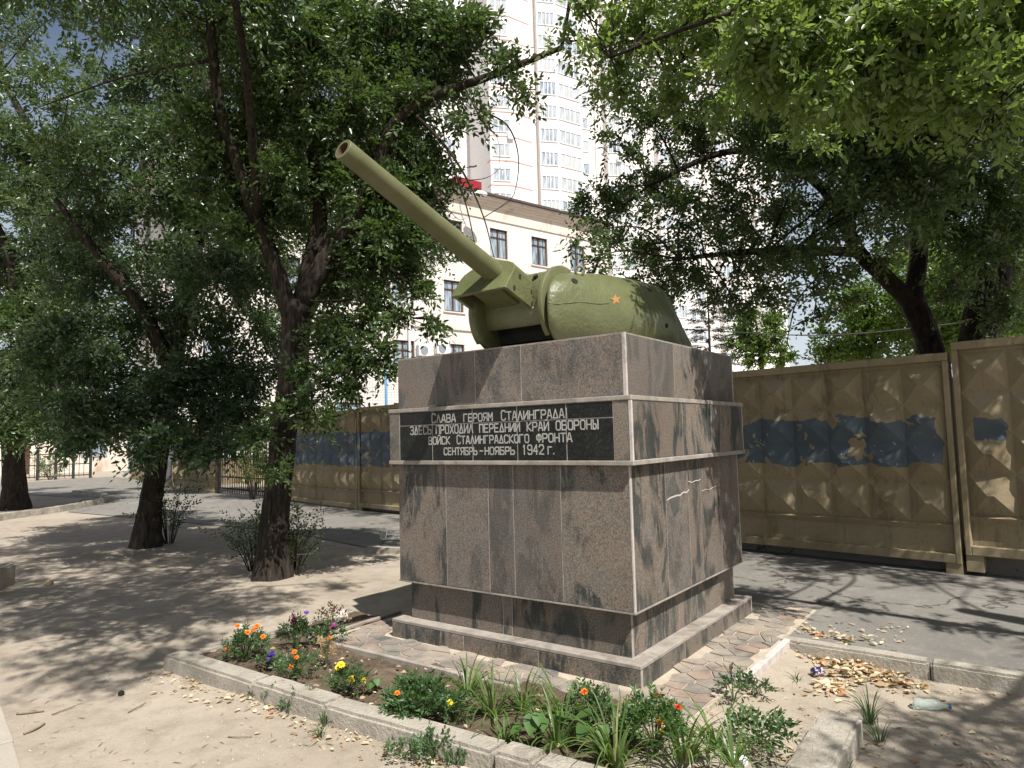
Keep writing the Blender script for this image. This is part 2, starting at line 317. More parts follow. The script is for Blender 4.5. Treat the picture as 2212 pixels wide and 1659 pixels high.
MAT['glass_t'] = glass_mat('tower_glass', (.13, .17, .22), (.48, .46, .42), (.46, .52, .58, 1))
MAT['tower'] = rough_mat('tower_white_panels', S(232, 226, 222), S(238, 233, 230), .3, 3, .85, .05)
MAT['tower_side'] = MAT['tower']
MAT['tower_band'] = rough_mat('tower_red_band', S(196, 150, 140), S(205, 162, 150), .4, 3, .85, .05)
MAT['tower_beige'] = rough_mat('tower_beige', S(230, 222, 215), S(236, 228, 222), .4, 3, .85, .05)
MAT['metal'] = rough_mat('galvanised', S(150, 156, 160), S(176, 182, 186), 3, 40, .45, .1); MAT['metal'].node_tree.nodes['Principled BSDF'].inputs['Metallic'].default_value = .6
MAT['black_iron'] = rough_mat('black_iron', (.02, .02, .022, 1), (.045, .042, .04, 1), 6, 60, .7, .2)
MAT['blue_paint'] = rough_mat('blue_paint', S(70, 120, 160), S(95, 145, 180), 2, 40, .6, .1)
MAT['white_plastic'] = rough_mat('white_plastic', S(215, 215, 212), S(228, 228, 226), 3, 40, .5, .05)
MAT['cable'] = rough_mat('cable', (.03, .03, .03, 1), (.05, .05, .05, 1), 3, 40, .7, .05)
def clear_plastic():
    t = NT('clear_plastic'); t.base((.75, .88, .86, 1)).rough(.12, .6); t.p.inputs['Transmission Weight'].default_value = .85; t.p.inputs['IOR'].default_value = 1.25; return t.m
MAT['clear'] = clear_plastic()
def can_mat():
    t = NT('printed_can'); v = t.pos(); n = t.noise(v, 28, 2, .5); t.base(t.ramp(n, [(.4, (.04, .03, .10)), (.5, (.6, .6, .62)), (.6, (.30, .04, .06))], 'CONSTANT')).rough(.35, .5); t.p.inputs['Metallic'].default_value = .4; return t.m
MAT['can'] = can_mat()

# ================================================================== SETTING: ground, asphalt, kerbs
A_ = 0.6361; PC = np.array([0.53, 6.13]); PX = np.array([math.cos(A_), -math.sin(A_)]); PY = np.array([math.sin(A_), math.cos(A_)])
W2, D2 = 1.091, 1.076
def toloc(x, y): d = np.array([x, y]) - PC; return float(d @ PX), float(d @ PY)
def fromloc(x, y, z=0.0): q = PC + PX * x + PY * y; return np.array([q[0], q[1], z])
from mathutils import noise as mnoise
def sst(t): t = max(0.0, min(1.0, t)); return t * t * (3 - 2 * t)
def hgt(x, y):
    r = math.hypot(x, y - 5)
    if r > 60: return -0.006
    lx, ly = toloc(x, y); d = (x - 2.05) * -.65 + (y - 5.59) * -.76
    low = -.10 * sst((lx - 1.55) / .35) * sst((d + .25) / .2) * sst((y - 1.0) / 1.0)
    k = 1.0 - .85 * sst((y - 9) / 4)
    n = (mnoise.noise(Vector((x * .7, y * .7, 1))) * .014 + mnoise.noise(Vector((x * 2.6, y * 2.6, 5))) * .008 + mnoise.noise(Vector((x * 7, y * 7, 9))) * .004) * k
    if abs(lx) < 1.75 and abs(ly) < 1.75: n = min(n, 0.0) - .006
    # mounds of swept earth round the tree feet
    for tx, ty, a, w in ((-2.91, 8.38, .05, .8), (-5.86, 11.1, .06, .8)): n += a * math.exp(-((x - tx) ** 2 + (y - ty) ** 2) / (w * w))
    return low + n - .004
xs = np.unique(np.concatenate([np.linspace(-600, -40, 12), np.linspace(-40, -9, 26), np.arange(-9, 6.01, .11), np.linspace(6, 40, 24), np.linspace(40, 600, 12)]))
ys = np.unique(np.concatenate([np.linspace(-60, 1, 10), np.arange(1, 13.01, .11), np.linspace(13, 60, 30), np.linspace(60, 900, 12)]))
gx, gy = np.meshgrid(xs, ys); gz = np.array([hgt(float(a), float(b)) for a, b in zip(gx.ravel(), gy.ravel())])
def grid_mesh(name, gx, gy, gz, keep=None):
    ny, nx = gx.shape; co = np.column_stack([gx.ravel(), gy.ravel(), gz]); i = np.arange(nx * ny).reshape(ny, nx)
    q = np.stack([i[:-1, :-1], i[:-1, 1:], i[1:, 1:], i[1:, :-1]], -1).reshape(-1, 4)
    if keep is not None: q = q[keep]
    return np_mesh(name, co, q)
def np_mesh(name, co, q):
    me = bpy.data.meshes.new(name); k = q.shape[1]
    me.vertices.add(len(co)); me.vertices.foreach_set('co', np.ascontiguousarray(co, np.float32).ravel())
    me.loops.add(q.size); me.loops.foreach_set('vertex_index', np.ascontiguousarray(q, np.int32).ravel())
    me.polygons.add(len(q)); me.polygons.foreach_set('loop_start', np.arange(0, q.size, k, dtype=np.int32)); me.polygons.foreach_set('loop_total', np.full(len(q), k, np.int32))
    me.update(calc_edges=True); me.validate(); return me
tag(link('ground', grid_mesh('ground', gx, gy, gz), MAT['dirt'], None, True), kind='structure')

# fence line runs from upper left to lower right
FA = np.array([4.91, 7.71]); FT = np.array([-.704, .711]); FN = np.array([.711, .704]); FRZ = math.atan2(-.711, .704)
def fen(s, d, z=0.0): q = FA + FT * s + FN * d; return (q[0], q[1], z)
asp = MB()
edge = [(6.0, 2.2), (3.24, 4.57), (2.05, 5.59), (1.85, 6.6), (.4, 8.0), (-1.96, 10.4), (-4.2, 12.8), (-7.6, 15.2), (-11.5, 17.9), (-14.0, 22.5), (-26, 31)]
far = [fen(-9, .25)[:2], fen(-3, .25)[:2], fen(0, .25)[:2], fen(2, .25)[:2], fen(4, .25)[:2], fen(8, .25)[:2], fen(12.2, .25)[:2], (-6.1, 19.9), (-8, 22), (-13.2, 28.2), (-22, 38)]
for k in range(len(edge) - 1):
    for j in range(3):
        m = lambda P, Q, t: (P[0] + (Q[0] - P[0]) * t, P[1] + (Q[1] - P[1]) * t)
        a, b = m(edge[k], far[k], j / 3), m(edge[k], far[k], (j + 1) / 3); c, d = m(edge[k + 1], far[k + 1], (j + 1) / 3), m(edge[k + 1], far[k + 1], j / 3)
        asp.poly([(*a, .009), (*b, .009), (*c, .009), (*d, .009)])
tag(asp.build('asphalt_path', MAT['asphalt']), kind='structure')
ft = MB()
for s0, s1 in ((-9, 12.2),): ft.poly([fen(s0, .18, .30), fen(s1, .18, .30), fen(s1, .8, .32), fen(s0, .8, .32)]).poly([fen(s0, .18, -.05), fen(s1, .18, -.05), fen(s1, .18, .30), fen(s0, .18, .30)])
tag(ft.build('gap_shade_strip', MAT['asphalt']), kind='structure')  # added strip behind the panels, keeps the gap under the fence dark
yard = MB().poly([(-9.0, 22.6, .006), (-4.0, 18.0, .006), (12, 30, .006), (12, 48, .006), (-6, 40, .006)])
tag(yard.build('yard_paving', MAT['slab']), kind='structure')
# two big pavement slabs at the bottom left corner
pv = empty('pavement', (0, 0, 0)); tag(pv, kind='structure')
for (a, b, c, d) in (((-3.42, 4.66), (-2.86, 4.02), (-3.5, 3.42), (-4.2, 4.0)), ((-2.85, 4.00), (-2.42, 3.5), (-3.0, 2.9), (-3.49, 3.40))):
    MB().prism([a, d, c, b], -.05, .016).build('paving_slab', MAT['slab'], pv, bevel=.006)

def rough_box(L, Wd, H, seed, jit=.004, nx=10):
    """weathered concrete block, length along x, origin at bottom centre"""
    rg = np.random.default_rng(seed); bm = bmesh.new(); bmesh.ops.create_cube(bm, size=1.0)
    for v in bm.verts: v.co = Vector((v.co.x * L, v.co.y * Wd, (v.co.z + .5) * H))
    bmesh.ops.bevel(bm, geom=bm.edges[:], offset=min(.018, H * .2), segments=2, affect='EDGES')
    bmesh.ops.subdivide_edges(bm, edges=[e for e in bm.edges if e.calc_length() > L * .5], cuts=nx, use_grid_fill=True)
    s = Vector((float(rg.uniform(0, 90)), float(rg.uniform(0, 90)), 0))
    for v in bm.verts:
        n = mnoise.noise_vector(v.co * 5 + s) * jit + mnoise.noise_vector(v.co * 24 + s) * jit * .6; n.y *= .6; v.co += n
    me = bpy.data.meshes.new('block'); bm.to_mesh(me); bm.free(); return me
def block_between(name, p, q, Wd, H, z0, parent, seed, mat='kerb', jit=.0035):
    p = np.array(p, float); q = np.array(q, float); d = q - p; L = np.linalg.norm(d[:2])
    me = rough_box(L - .008, Wd, H, seed, jit); o = link(name, me, MAT[mat], parent)
    o.location = ((p[0] + q[0]) / 2, (p[1] + q[1]) / 2, z0); o.rotation_euler = (0, 0, math.atan2(d[1], d[0])); return o
# flower bed kerb (front row, left return), asphalt kerb right, planting kerb far left: each stone a thing
fk = [(-2.02, -2.52), (-.91, -2.505), (-.19, -2.49), (1.01, -2.43), (1.24, -2.42), (2.3, -2.36)]
lab = ['long kerb stone at the far left end of the flower bed', 'short kerb stone behind the weeds, second along the flower bed', 'long kerb stone below the yellow marigolds', 'very short kerb stone piece in front of the heart leaved plant', 'kerb stone at the bottom edge nearest the camera']
for k in range(5):
    o = block_between('kerb_stone', fromloc(*fk[k]), fromloc(*fk[k + 1]), .165, .235, -.130 + (.008 if k % 2 else 0), None, 11 + k); tag(o, lab[k], 'kerb stone', 'kerb stones edging the flower bed')
o = block_between('kerb_stone', fromloc(-2.06, -2.40), fromloc(-2.08, -1.50), .11, .18, -.135, None, 31); tag(o, 'dusty sunken kerb stone beside the leftmost orange marigold', 'kerb stone', 'kerb stones edging the flower bed')
o = block_between('kerb_stone', fromloc(-2.08, -1.49), fromloc(-2.12, -.72), .11, .18, -.145, None, 32); tag(o, 'dusty sunken kerb stone behind the purple petunia', 'kerb stone', 'kerb stones edging the flower bed')
ak = [(2.05, 5.56), (2.86, 4.93), (3.6, 4.36), (4.35, 3.75)]
lab = ['pale kerb stone of the asphalt path behind the heap of dry leaves', 'kerb stone of the asphalt path at the right edge', 'kerb stone of the asphalt path furthest right, nearest the camera']
for k in range(2):
    o = block_between('kerb_stone', (*ak[k], 0), (*ak[k + 1], 0), .14, .26, -.235, None, 41 + k); tag(o, lab[k], 'kerb stone', 'kerb stones of the asphalt path')
o = block_between('loose_kerb_stone', (1.33, 3.36, 0), (1.82, 4.04, 0), .21, .17, -.12, None, 51, 'kerb', .009); tag(o, 'loose weathered kerb stone lying askew on the dirt by the flower bed', 'kerb stone')
o = block_between('concrete_block', G(-120, 1306), G(-22, 1264), .55, .30, -.05, None, 52, 'kerb', .008); tag(o, 'pale concrete block cut off by the left edge of the picture', 'block')
o = block_between('kerb_stone', G(795, 1190), G(900, 1196), .16, .10, -.03, None, 53); tag(o, 'small kerb stone on the asphalt edge beside the left of the pedestal', 'kerb stone')
far_k = [G(-60, 1137), G(0, 1124), G(60, 1115), G(120, 1107), G(175, 1097), G(232, 1085), G(225, 1074), G(160, 1068)]
nth = ['first', 'second', 'third', 'fourth', 'fifth', 'sixth', 'seventh']
for k in range(len(far_k) - 1):
    o = block_between('kerb_stone', far_k[k], far_k[k + 1], .16, .25, -.10, None, 61 + k, 'kerb', .012); tag(o, nth[k] + ' grey kerb stone from the left edge along the planting strip by the far trunk', 'kerb stone', 'kerb stones of the far planting strip')

# ---- flower bed soil
bx = np.arange(-2.05, 1.95, .05); by = np.arange(-2.45, -.70, .05); lgx, lgy = np.meshgrid(bx, by)
wx = PC[0] + PX[0] * lgx + PY[0] * lgy; wy = PC[1] + PX[1] * lgx + PY[1] * lgy
bz = np.array([.018 + .030 * mnoise.noise(Vector((a * 2.2, b * 2.2, 3))) + .022 * mnoise.noise(Vector((a * 7, b * 7, 8))) + .012 * mnoise.noise(Vector((a * 19, b * 19, 8))) for a, b in zip(wx.ravel(), wy.ravel())])
fall = np.clip((lgx.ravel() - 1.45) / .4, 0, 1); bz = bz - .12 * fall
cx = (lgx[:-1, :-1] + .025).ravel(); cy = (lgy[:-1, :-1] + .025).ravel()
front = -1.50 + .12 * np.clip((cx - .2) / 1.2, 0, 1)
keep = ~((cx > -1.60) & (cy > front)) & ~((cx > 1.2) & (cy > -1.75))
tag(link('flower_bed_soil', grid_mesh('soil', wx, wy, bz, keep), MAT['soil'], None, True), kind='structure')

# ---- crazy paving apron round the pedestal
apr = empty('paving_apron', (PC[0], PC[1], 0), -A_); tag(apr, kind='structure')
MB().box(-1.60, 1.60, -1.56, 1.50, -.06, .010).build('grout_bed', MAT['grout'], apr)
def clip(poly, p, n):
    out = []
    for i in range(len(poly)):
        a, b = poly[i], poly[(i + 1) % len(poly)]; da = (a[0] - p[0]) * n[0] + (a[1] - p[1]) * n[1]; db = (b[0] - p[0]) * n[0] + (b[1] - p[1]) * n[1]
        if da <= 0: out.append(a)
        if da * db < 0: t = da / (da - db); out.append((a[0] + (b[0] - a[0]) * t, a[1] + (b[1] - a[1]) * t))
    return out
rg = random.Random(5); sp = .132; pts = []
for i in range(-14, 15):
    for j in range(-14, 14): pts.append((i * sp + rg.uniform(-.062, .062), j * sp + rg.uniform(-.062, .062)))
for p in pts:
    if abs(p[0]) > 1.57 or p[1] < -1.53 or p[1] > 1.45 or (abs(p[0]) < 1.16 and abs(p[1]) < 1.15): continue
    poly = [(-1.57, -1.53), (1.57, -1.53), (1.57, 1.47), (-1.57, 1.47)]
    for q in pts:
        dx, dy = q[0] - p[0], q[1] - p[1]; d = math.hypot(dx, dy)
        if 0 < d < .5: g = .012 / d; poly = clip(poly, (p[0] + dx * (.5 - g * .5), p[1] + dy * (.5 - g * .5)), (dx, dy))
    if len(poly) < 3 or (abs(p[0]) < 1.3 and abs(p[1]) < 1.3 and False): continue
    MB().prism([(x, y) for x, y in poly], -.02, .012 + rg.uniform(.002, .009)).build('paving_stone', MAT['stone'], apr)
MB().box(-1.62, .45, -1.605, -1.565, -.06, .045).build('edging_strip', MAT['trim'], apr, bevel=.004)
MB().box(-1.655, -1.62, -1.605, -.55, -.06, .035).build('edging_strip', MAT['trim'], apr, bevel=.004)
MB().box(1.605, 1.655, -.62, .42, -.10, .026).build('edging_strip', MAT['mortar'], apr, bevel=.004)

# ================================================================== PEDESTAL
ped = empty('monument_pedestal', (PC[0], PC[1], 0), -A_)
tag(ped, 'polished brown granite pedestal with black inscribed plaque carrying the tank turret', 'pedestal')
Z1, Z2, Z3, Z4, Z5, Z6 = 0.0, .156, .471, 1.437, 1.903, 2.335
T = .028
def slabs(side, hx, hy, cuts, z0, z1, mat, parent, gap=.0032, name='granite_slab', bevel=.003):
    """cladding slabs on one side; cuts run along the side"""
    h = hx if side in 'FB' else hy - T
    cs = [-h] + list(cuts) + [h]; out = []
    for k in range(len(cs) - 1):
        a, b = cs[k] + gap, cs[k + 1] - gap; mb = MB(); m = mat[k % len(mat)] if isinstance(mat, (list, tuple)) else mat
        zz0, zz1 = z0 + gap, z1 - gap
        if side == 'F': mb.box(a, b, -hy, -hy + T, zz0, zz1)
        if side == 'B': mb.box(a, b, hy - T, hy, zz0, zz1)
        if side == 'R': mb.box(hx - T, hx, a, b, zz0, zz1)
        if side == 'L': mb.box(-hx, -hx + T, a, b, zz0, zz1)
        out.append(mb.build(name, MAT[m], parent, bevel=bevel))
    return out
def core(hx, hy, z0, z1, name='mortar_core', d=.0025): return MB().box(-hx + d, hx - d, -hy + d, hy - d, z0, z1).build(name, MAT['joint'], ped)
# step
hx, hy = W2 + .05, D2 + .05
core(hx, hy, -.05, Z2 - .03)
for sd, c in (('F', (-.352, .342)), ('R', (-.402, .379)), ('B', (-.3, .35)), ('L', (-.3, .35))): slabs(sd, hx, hy, c, -.05, Z2 - .026, 'granite', ped)
MB().box(-hx, hx, -hy, -hy + .14, Z2 - .026, Z2).build('step_top', MAT['trim'], ped, bevel=.004)
MB().box(hx - .14, hx, -hy + .1405, hy - .0005, Z2 - .026, Z2 - .0005).build('step_top', MAT['trim'], ped, bevel=.004)
MB().box(-hx, hx - .141, hy - .14, hy - .0005, Z2 - .026, Z2 - .0005).build('step_top', MAT['trim'], ped, bevel=.004)
MB().box(-hx, -hx + .14, -hy + .1405, hy - .141, Z2 - .026, Z2 - .0005).build('step_top', MAT['trim'], ped, bevel=.004)
# plinth
hx, hy = W2 - .066, D2 - .066
core(hx, hy, Z2 - .02, Z3 + .005)
for sd, c in (('F', (-.055, .033)), ('R', (-.217, .133)), ('B', (-.3, .35)), ('L', (-.3, .35))): slabs(sd, hx, hy, c, Z2, Z3, 'granite', ped)
# main block
hx, hy = W2, D2
core(hx, hy, Z3 + .006, Z4 + .02)
slabs('F', hx, hy, (-.553, -.118, .12, .541), Z3, Z4, ['granite', 'granite_plain', 'granite_plain', 'granite_plain', 'granite'], ped)
slabs('R', hx, hy, (-.522, -.104, .151, .572), Z3, Z4, ['granite', 'granite_plain', 'granite', 'granite', 'granite_plain'], ped)
slabs('B', hx, hy, (-.5, 0, .5), Z3, Z4, 'granite', ped); slabs('L', hx, hy, (-.5, 0, .5), Z3, Z4, 'granite', ped)
MB().box(-hx - .004, hx + .004, -hy - .004, hy + .004, Z3 - .010, Z3 + .001).build('bottom_edge', MAT['trim'], ped)
# repaired slab on the right face: dark diamond of stone and white repair cracks
MB().poly([(W2 + .0015, -.492, 1.216), (W2 + .0015, -.401, 1.02), (W2 + .0015, -.30, 1.06), (W2 + .0015, -.27, 1.19), (W2 + .0015, -.367, 1.338), (W2 + .0015, -.44, 1.30)]).build('dark_inclusion', MAT['granite_dark'], ped)
def crack(pts, w=.006):
    m = MB()
    for k in range(len(pts) - 1):
        (a, b), (c, d) = pts[k], pts[k + 1]; x = W2 + .0025 + .0003 * (k % 2); m.poly([(x, a, b - w), (x, c + .004, d - w), (x, c + .004, d + w), (x, a, b + w)])
    return m.build('repaired_crack', MAT['mortar'], ped)
crack([(-.514, 1.155), (-.46, 1.168), (-.40, 1.172), (-.33, 1.176), (-.27, 1.172), (-.21, 1.190), (-.15, 1.182), (-.10, 1.20)])
crack([(-.098, 1.265), (-.03, 1.252), (.05, 1.262), (.10, 1.258), (.15, 1.266)], .004); crack([(.16, 1.17), (.25, 1.176), (.33, 1.168), (.42, 1.182), (.56, 1.186)], .003)
MB().box(W2 - .008, W2 + .002, -D2 - .002, -D2 + .012, Z3 + .002, Z4 - .001).build('corner_joint', MAT['mortar'], ped)
# inscription band
hx, hy = W2 + .050, D2 + .050; E1 = .032
core(hx, hy, Z4 + .010, Z5 - .010, d=.0025)
bz0, bz1 = Z4 + E1, Z5 - E1
xc = [-hx, -1.019, -.645, -.221, .208, .635, 1.009, hx - .018]
for k in range(7):
    if k in (0, 6): MB().box(xc[k] + .002, xc[k + 1] - .003, -hy, -hy + T, bz0, bz1).build('granite_slab', MAT['granite_plain' if k == 0 else 'granite'], ped, bevel=.003)
    else:
        MB().box(xc[k] + .004, xc[k + 1] - .004, -hy, -hy + T, 1.7630, bz1 - .002).build('plaque_tile', MAT['black'], ped, bevel=.0025)
        MB().box(xc[k] + .004, xc[k + 1] - .004, -hy, -hy + T, bz0 + .002, 1.7560).build('plaque_tile', MAT['black'], ped, bevel=.0025)
slabs('R', hx, hy, (-.274, .319), bz0, bz1, 'granite', ped); slabs('B', hx, hy, (-.3, .3), bz0, bz1, 'granite', ped); slabs('L', hx, hy, (-.3, .3), bz0, bz1, 'granite', ped)
for z0, z1 in ((Z4, Z4 + E1), (Z5 - E1, Z5)):
    g = .006
    MB().box(-hx - g, hx + g, -hy - g, -hy + .06, z0, z1).build('band_trim', MAT['trim'], ped, bevel=.004)
    MB().box(hx - .06, hx + g, -hy + .061, hy + g, z0, z1 - .0006).build('band_trim', MAT['trim'], ped, bevel=.004)
    MB().box(-hx - g, -hx + .06, -hy + .061, hy + g, z0, z1 - .0006).build('band_trim', MAT['trim'], ped, bevel=.004)
    MB().box(-hx + .061, hx - .061, hy - .06, hy + g, z0, z1 - .0006).build('band_trim', MAT['trim'], ped, bevel=.004)
MB().box(hx - .016, hx + .003, -hy - .003, -hy + .020, Z4 + E1, Z5 - E1).build('corner_joint', MAT['mortar'], ped)
MB().box(-hx + .06, hx - .06, -hy + .06, hy - .06, Z5 - .02, Z5 - .004).build('band_cover', MAT['trim'], ped)
# upper block
hx, hy = W2 - .003, D2 - .003
core(hx, hy, Z5 - .006, Z6 - .004)
slabs('F', hx, hy, (-.229, .22), Z5, Z6 - .006, 'granite_plain', ped); slabs('R', hx, hy, (-.266, .237), Z5, Z6 - .006, ['granite_plain', 'granite', 'granite_plain'], ped)
slabs('B', hx, hy, (-.3, .3), Z5, Z6 - .006, 'granite_plain', ped); slabs('L', hx, hy, (-.3, .3), Z5, Z6 - .006, 'granite_plain', ped)
MB().box(-hx + .002, hx - .002, -hy + .002, hy - .002, Z6 - .006, Z6).build('top_slab', MAT['trim'], ped)
MB().box(hx - .022, hx + .002, -hy - .0025, -hy + .018, Z5 + .001, Z6 - .001).build('corner_joint', MAT['mortar'], ped)
# engraved lettering
GL = {'С': [[(4, 5), (3.2, 6), (.8, 6), (0, 5), (0, 1), (.8, 0), (3.2, 0), (4, 1)]], 'Л': [[(0, 0), (2, 6), (4, 0)]], 'А': [[(0, 0), (1.6, 6), (2.4, 6), (4, 0)], [(.7, 1.8), (3.3, 1.8)]],
      'В': [[(0, 0), (0, 6), (3.1, 6), (3.8, 5.3), (3.8, 3.8), (3.1, 3.1), (0, 3.1)], [(3.1, 3.1), (4, 2.4), (4, .8), (3.2, 0), (0, 0)]], 'Г': [[(0, 0), (0, 6), (3.6, 6)]], 'Е': [[(3.6, 6), (0, 6), (0, 0), (3.6, 0)], [(0, 3), (3, 3)]],
      'Р': [[(0, 0), (0, 6), (3.2, 6), (4, 5.2), (4, 3.5), (3.2, 2.7), (0, 2.7)]], 'О': [[(.8, 0), (0, 1), (0, 5), (.8, 6), (3.2, 6), (4, 5), (4, 1), (3.2, 0), (.8, 0)]], 'Я': [[(4, 0), (4, 6), (.8, 6), (0, 5.2), (0, 3.6), (.8, 2.8), (4, 2.8)], [(1.8, 2.8), (.2, 0)]],
      'М': [[(0, 0), (0, 6), (2, 2.4), (4, 6), (4, 0)]], 'Т': [[(0, 6), (4, 6)], [(2, 6), (2, 0)]], 'И': [[(0, 6), (0, 0), (4, 6), (4, 0)]], 'Й': [[(0, 6), (0, 0), (4, 6), (4, 0)], [(1.1, 7.3), (2.9, 7.3)]], 'Н': [[(0, 0), (0, 6)], [(4, 0), (4, 6)], [(0, 3), (4, 3)]],
      'Д': [[(0, 0), (2, 6), (4, 0), (0, 0)]], 'З': [[(0, 5.2), (.8, 6), (3.2, 6), (4, 5.2), (4, 3.8), (3.2, 3.1), (1.4, 3.1)], [(3.2, 3.1), (4, 2.4), (4, .8), (3.2, 0), (.8, 0), (0, .8)]], 'Ь': [[(0, 6), (0, 0), (3.1, 0), (3.9, .8), (3.9, 2.4), (3.1, 3.2), (0, 3.2)]],
      'П': [[(0, 0), (0, 6), (4, 6), (4, 0)]], 'Х': [[(0, 0), (4, 6)], [(0, 6), (4, 0)]], 'К': [[(0, 0), (0, 6)], [(3.9, 6), (.3, 3), (3.9, 0)]], 'Б': [[(3.7, 6), (0, 6), (0, 0), (3.2, 0), (4, .8), (4, 2.5), (3.2, 3.3), (0, 3.3)]],
      'Ы': [[(0, 6), (0, 0), (1.9, 0), (2.5, .7), (2.5, 2.5), (1.9, 3.2), (0, 3.2)], [(4.1, 0), (4.1, 6)]], 'Ф': [[(2, 0), (2, 6)], [(.8, 5.2), (3.2, 5.2), (4, 4.4), (4, 2.3), (3.2, 1.5), (.8, 1.5), (0, 2.3), (0, 4.4), (.8, 5.2)]], '!': [[(2, 6.4), (2, 1.4)], [(2, .5), (2, -.3)]], '-': [[(.6, 3), (3.4, 3)]],
      '1': [[(.7, 4.9), (1.8, 6), (1.8, 0)]], '9': [[(.3, .8), (1, 0), (3.2, 0), (4, .9), (4, 5), (3.2, 6), (.8, 6), (0, 5), (0, 3.8), (.8, 2.9), (4, 2.9)]], '4': [[(2.9, 0), (2.9, 6), (0, 2), (4, 2)]], '2': [[(0, 4.8), (.8, 6), (3.2, 6), (4, 5), (4, 3.8), (0, .2), (4, 0)]], '.': [[(.1, .3), (.9, .3)]]}
def text_word(mb, word, x0, x1, z, h, capfirst=0.0):
    """lay the word between x0 and x1 at baseline z, letters h tall"""
    n = len(word); ws = [(.35 if c in '!.' else .8 if c == '1' else 1.0) for c in word]; gap = .38; tot = sum(ws) + gap * (n - 1); u = (x1 - x0) / tot
    x = x0; kk = 0; Y = -(D2 + .050)
    for i, c in enumerate(word):
        w = u * ws[i]; hh = h * (1 + (capfirst if i == 0 else 0)); sx = w / (4 if c not in '!.' else 2.6); sz = hh / 6; lw = .0050
        ox = -2 * sx + w / 2 if c == '!' else 0
        for st in GL[c]:
            for (a, b), (c2, d) in zip(st[:-1], st[1:]):
                p = np.array([x + ox + a * sx, z + b * sz]); q = np.array([x + ox + c2 * sx, z + d * sz]); dv = q - p; L = np.linalg.norm(dv); dv /= L; nn = np.array([-dv[1], dv[0]]) * lw; p = p - dv * lw * .8; q = q + dv * lw * .8
                yy = Y - .0012 - .0002 * (kk % 5); kk += 1
                mb.poly([(p[0] - nn[0], yy, p[1] - nn[1]), (q[0] - nn[0], yy, q[1] - nn[1]), (q[0] + nn[0], yy, q[1] + nn[1]), (p[0] + nn[0], yy, p[1] + nn[1])])
        x += w + gap * u
    return mb
def W_(*a): text_word(MB(), *a).build('inscription_word', MAT['letter'], ped)
W_('СЛАВА', -.644, -.392, 1.776, .060, .18); W_('ГЕРОЯМ', -.305, -.021, 1.773, .058); W_('СТАЛИНГРАДА!', .067, .648, 1.772, .060, .18)
W_('ЗДЕСЬ', -.892, -.654, 1.686, .064); W_('ПРОХОДИЛ', -.600, -.215, 1.686, .064); W_('ПЕРЕДНИЙ', -.148, .233, 1.686, .060); W_('КРАЙ', .300, .488, 1.686, .060); W_('ОБОРОНЫ', .553, .890, 1.686, .062)
W_('ВОЙСК', -.683, -.455, 1.602, .057); W_('СТАЛИНГРАДСКОГО', -.378, .312, 1.602, .057, .15); W_('ФРОНТА', .384, .679, 1.603, .058)
W_('СЕНТЯБРЬ', -.517, -.178, 1.517, .053); W_('-', -.155, -.115, 1.517, .053); W_('НОЯБРЬ', -.098, .181, 1.517, .053); W_('1942', .257, .440, 1.516, .066); W_('Г.', .478, .535, 1.517, .050)

# ================================================================== TANK TURRET
from mathutils.bvhtree import BVHTree
tur = empty('tank_turret', (PC[0], PC[1], Z6), -A_)
tag(tur, 'olive green cast tank turret with raised gun barrel on top of the pedestal', 'tank turret')
OZ = (0, 0, Z6)
def to_tl(p): d = np.array(p) - np.array([PC[0], PC[1], 0]); return Vector((d[0] * PX[0] + d[1] * PX[1], d[0] * PY[0] + d[1] * PY[1], d[2]))
def closed_cm(P, n):
    m = len(P); out = []
    for i in range(m):
        a, b, c, d = (np.array(P[(i + k) % m], float) for k in (-1, 0, 1, 2))
        for k in range(n):
            t = k / n; out.append(.5 * ((2 * b) + (-a + c) * t + (2 * a - 5 * b + 4 * c - d) * t * t + (-a + 3 * b - 3 * c + d) * t ** 3))
    return out
SL = [(2.355, .92, -.96, .44, .84, .68), (2.43, 1.0, -1.04, .462, .90, .74), (2.52, 1.04, -1.08, .478, .87, .72), (2.62, 1.04, -1.09, .482, .83, .69), (2.72, .98, -1.07, .478, .79, .66), (2.82, .89, -1.0, .465, .755, .62), (2.89, .80, -.915, .435, .725, .58), (2.935, .735, -.83, .40, .70, .54), (2.962, .67, -.74, .35, .66, .49), (2.98, .55, -.62, .28, .55, .40), (2.985, .35, -.4, .2, .35, .25)]
rings = []
for z, k, yf, xf, yr, xr in SL:
    w = .85 * k; h = [(xf, yf), (min(xf + .10, w), yf + .16), (w * .93, -.40), (w, .02), (w * .97, .42), (xr + .02, yr - .10), (xr, yr)]
    ol = [(.11 + x * .84, y) for x, y in h] + [(.11, yr + .05)] + [(.11 - x * .74, y) for x, y in reversed(h)] + [(.11 - xf * .74 + .05, yf + .05), (.11 - xf * .74 + .08, min(yf + .40, .1)), (.11, min(yf + .42, .12)), (.11 + xf * .84 - .08, min(yf + .40, .1)), (.11 + xf * .84 - .05, yf + .05)]
    rings.append([(p[0], p[1], z + .07 * max(0, (z - 2.75) / .2) * p[1]) for p in closed_cm(ol, 5)])
rr = []
for i in range(len(rings[0])): rr.append(catmull([r[i] for r in rings], 4))
m = len(rr[0]); nn = len(rr); tv = [tuple(rr[i][k]) for k in range(m) for i in range(nn)]; tf = []
for k in range(m - 1):
    for i in range(nn): tf.append((k * nn + i, k * nn + (i + 1) % nn, (k + 1) * nn + (i + 1) % nn, (k + 1) * nn + i))
tv.append((.11, 0, 2.99)); tf += [((m - 1) * nn + i, (m - 1) * nn + (i + 1) % nn, len(tv) - 1) for i in range(nn)]
tv2 = []
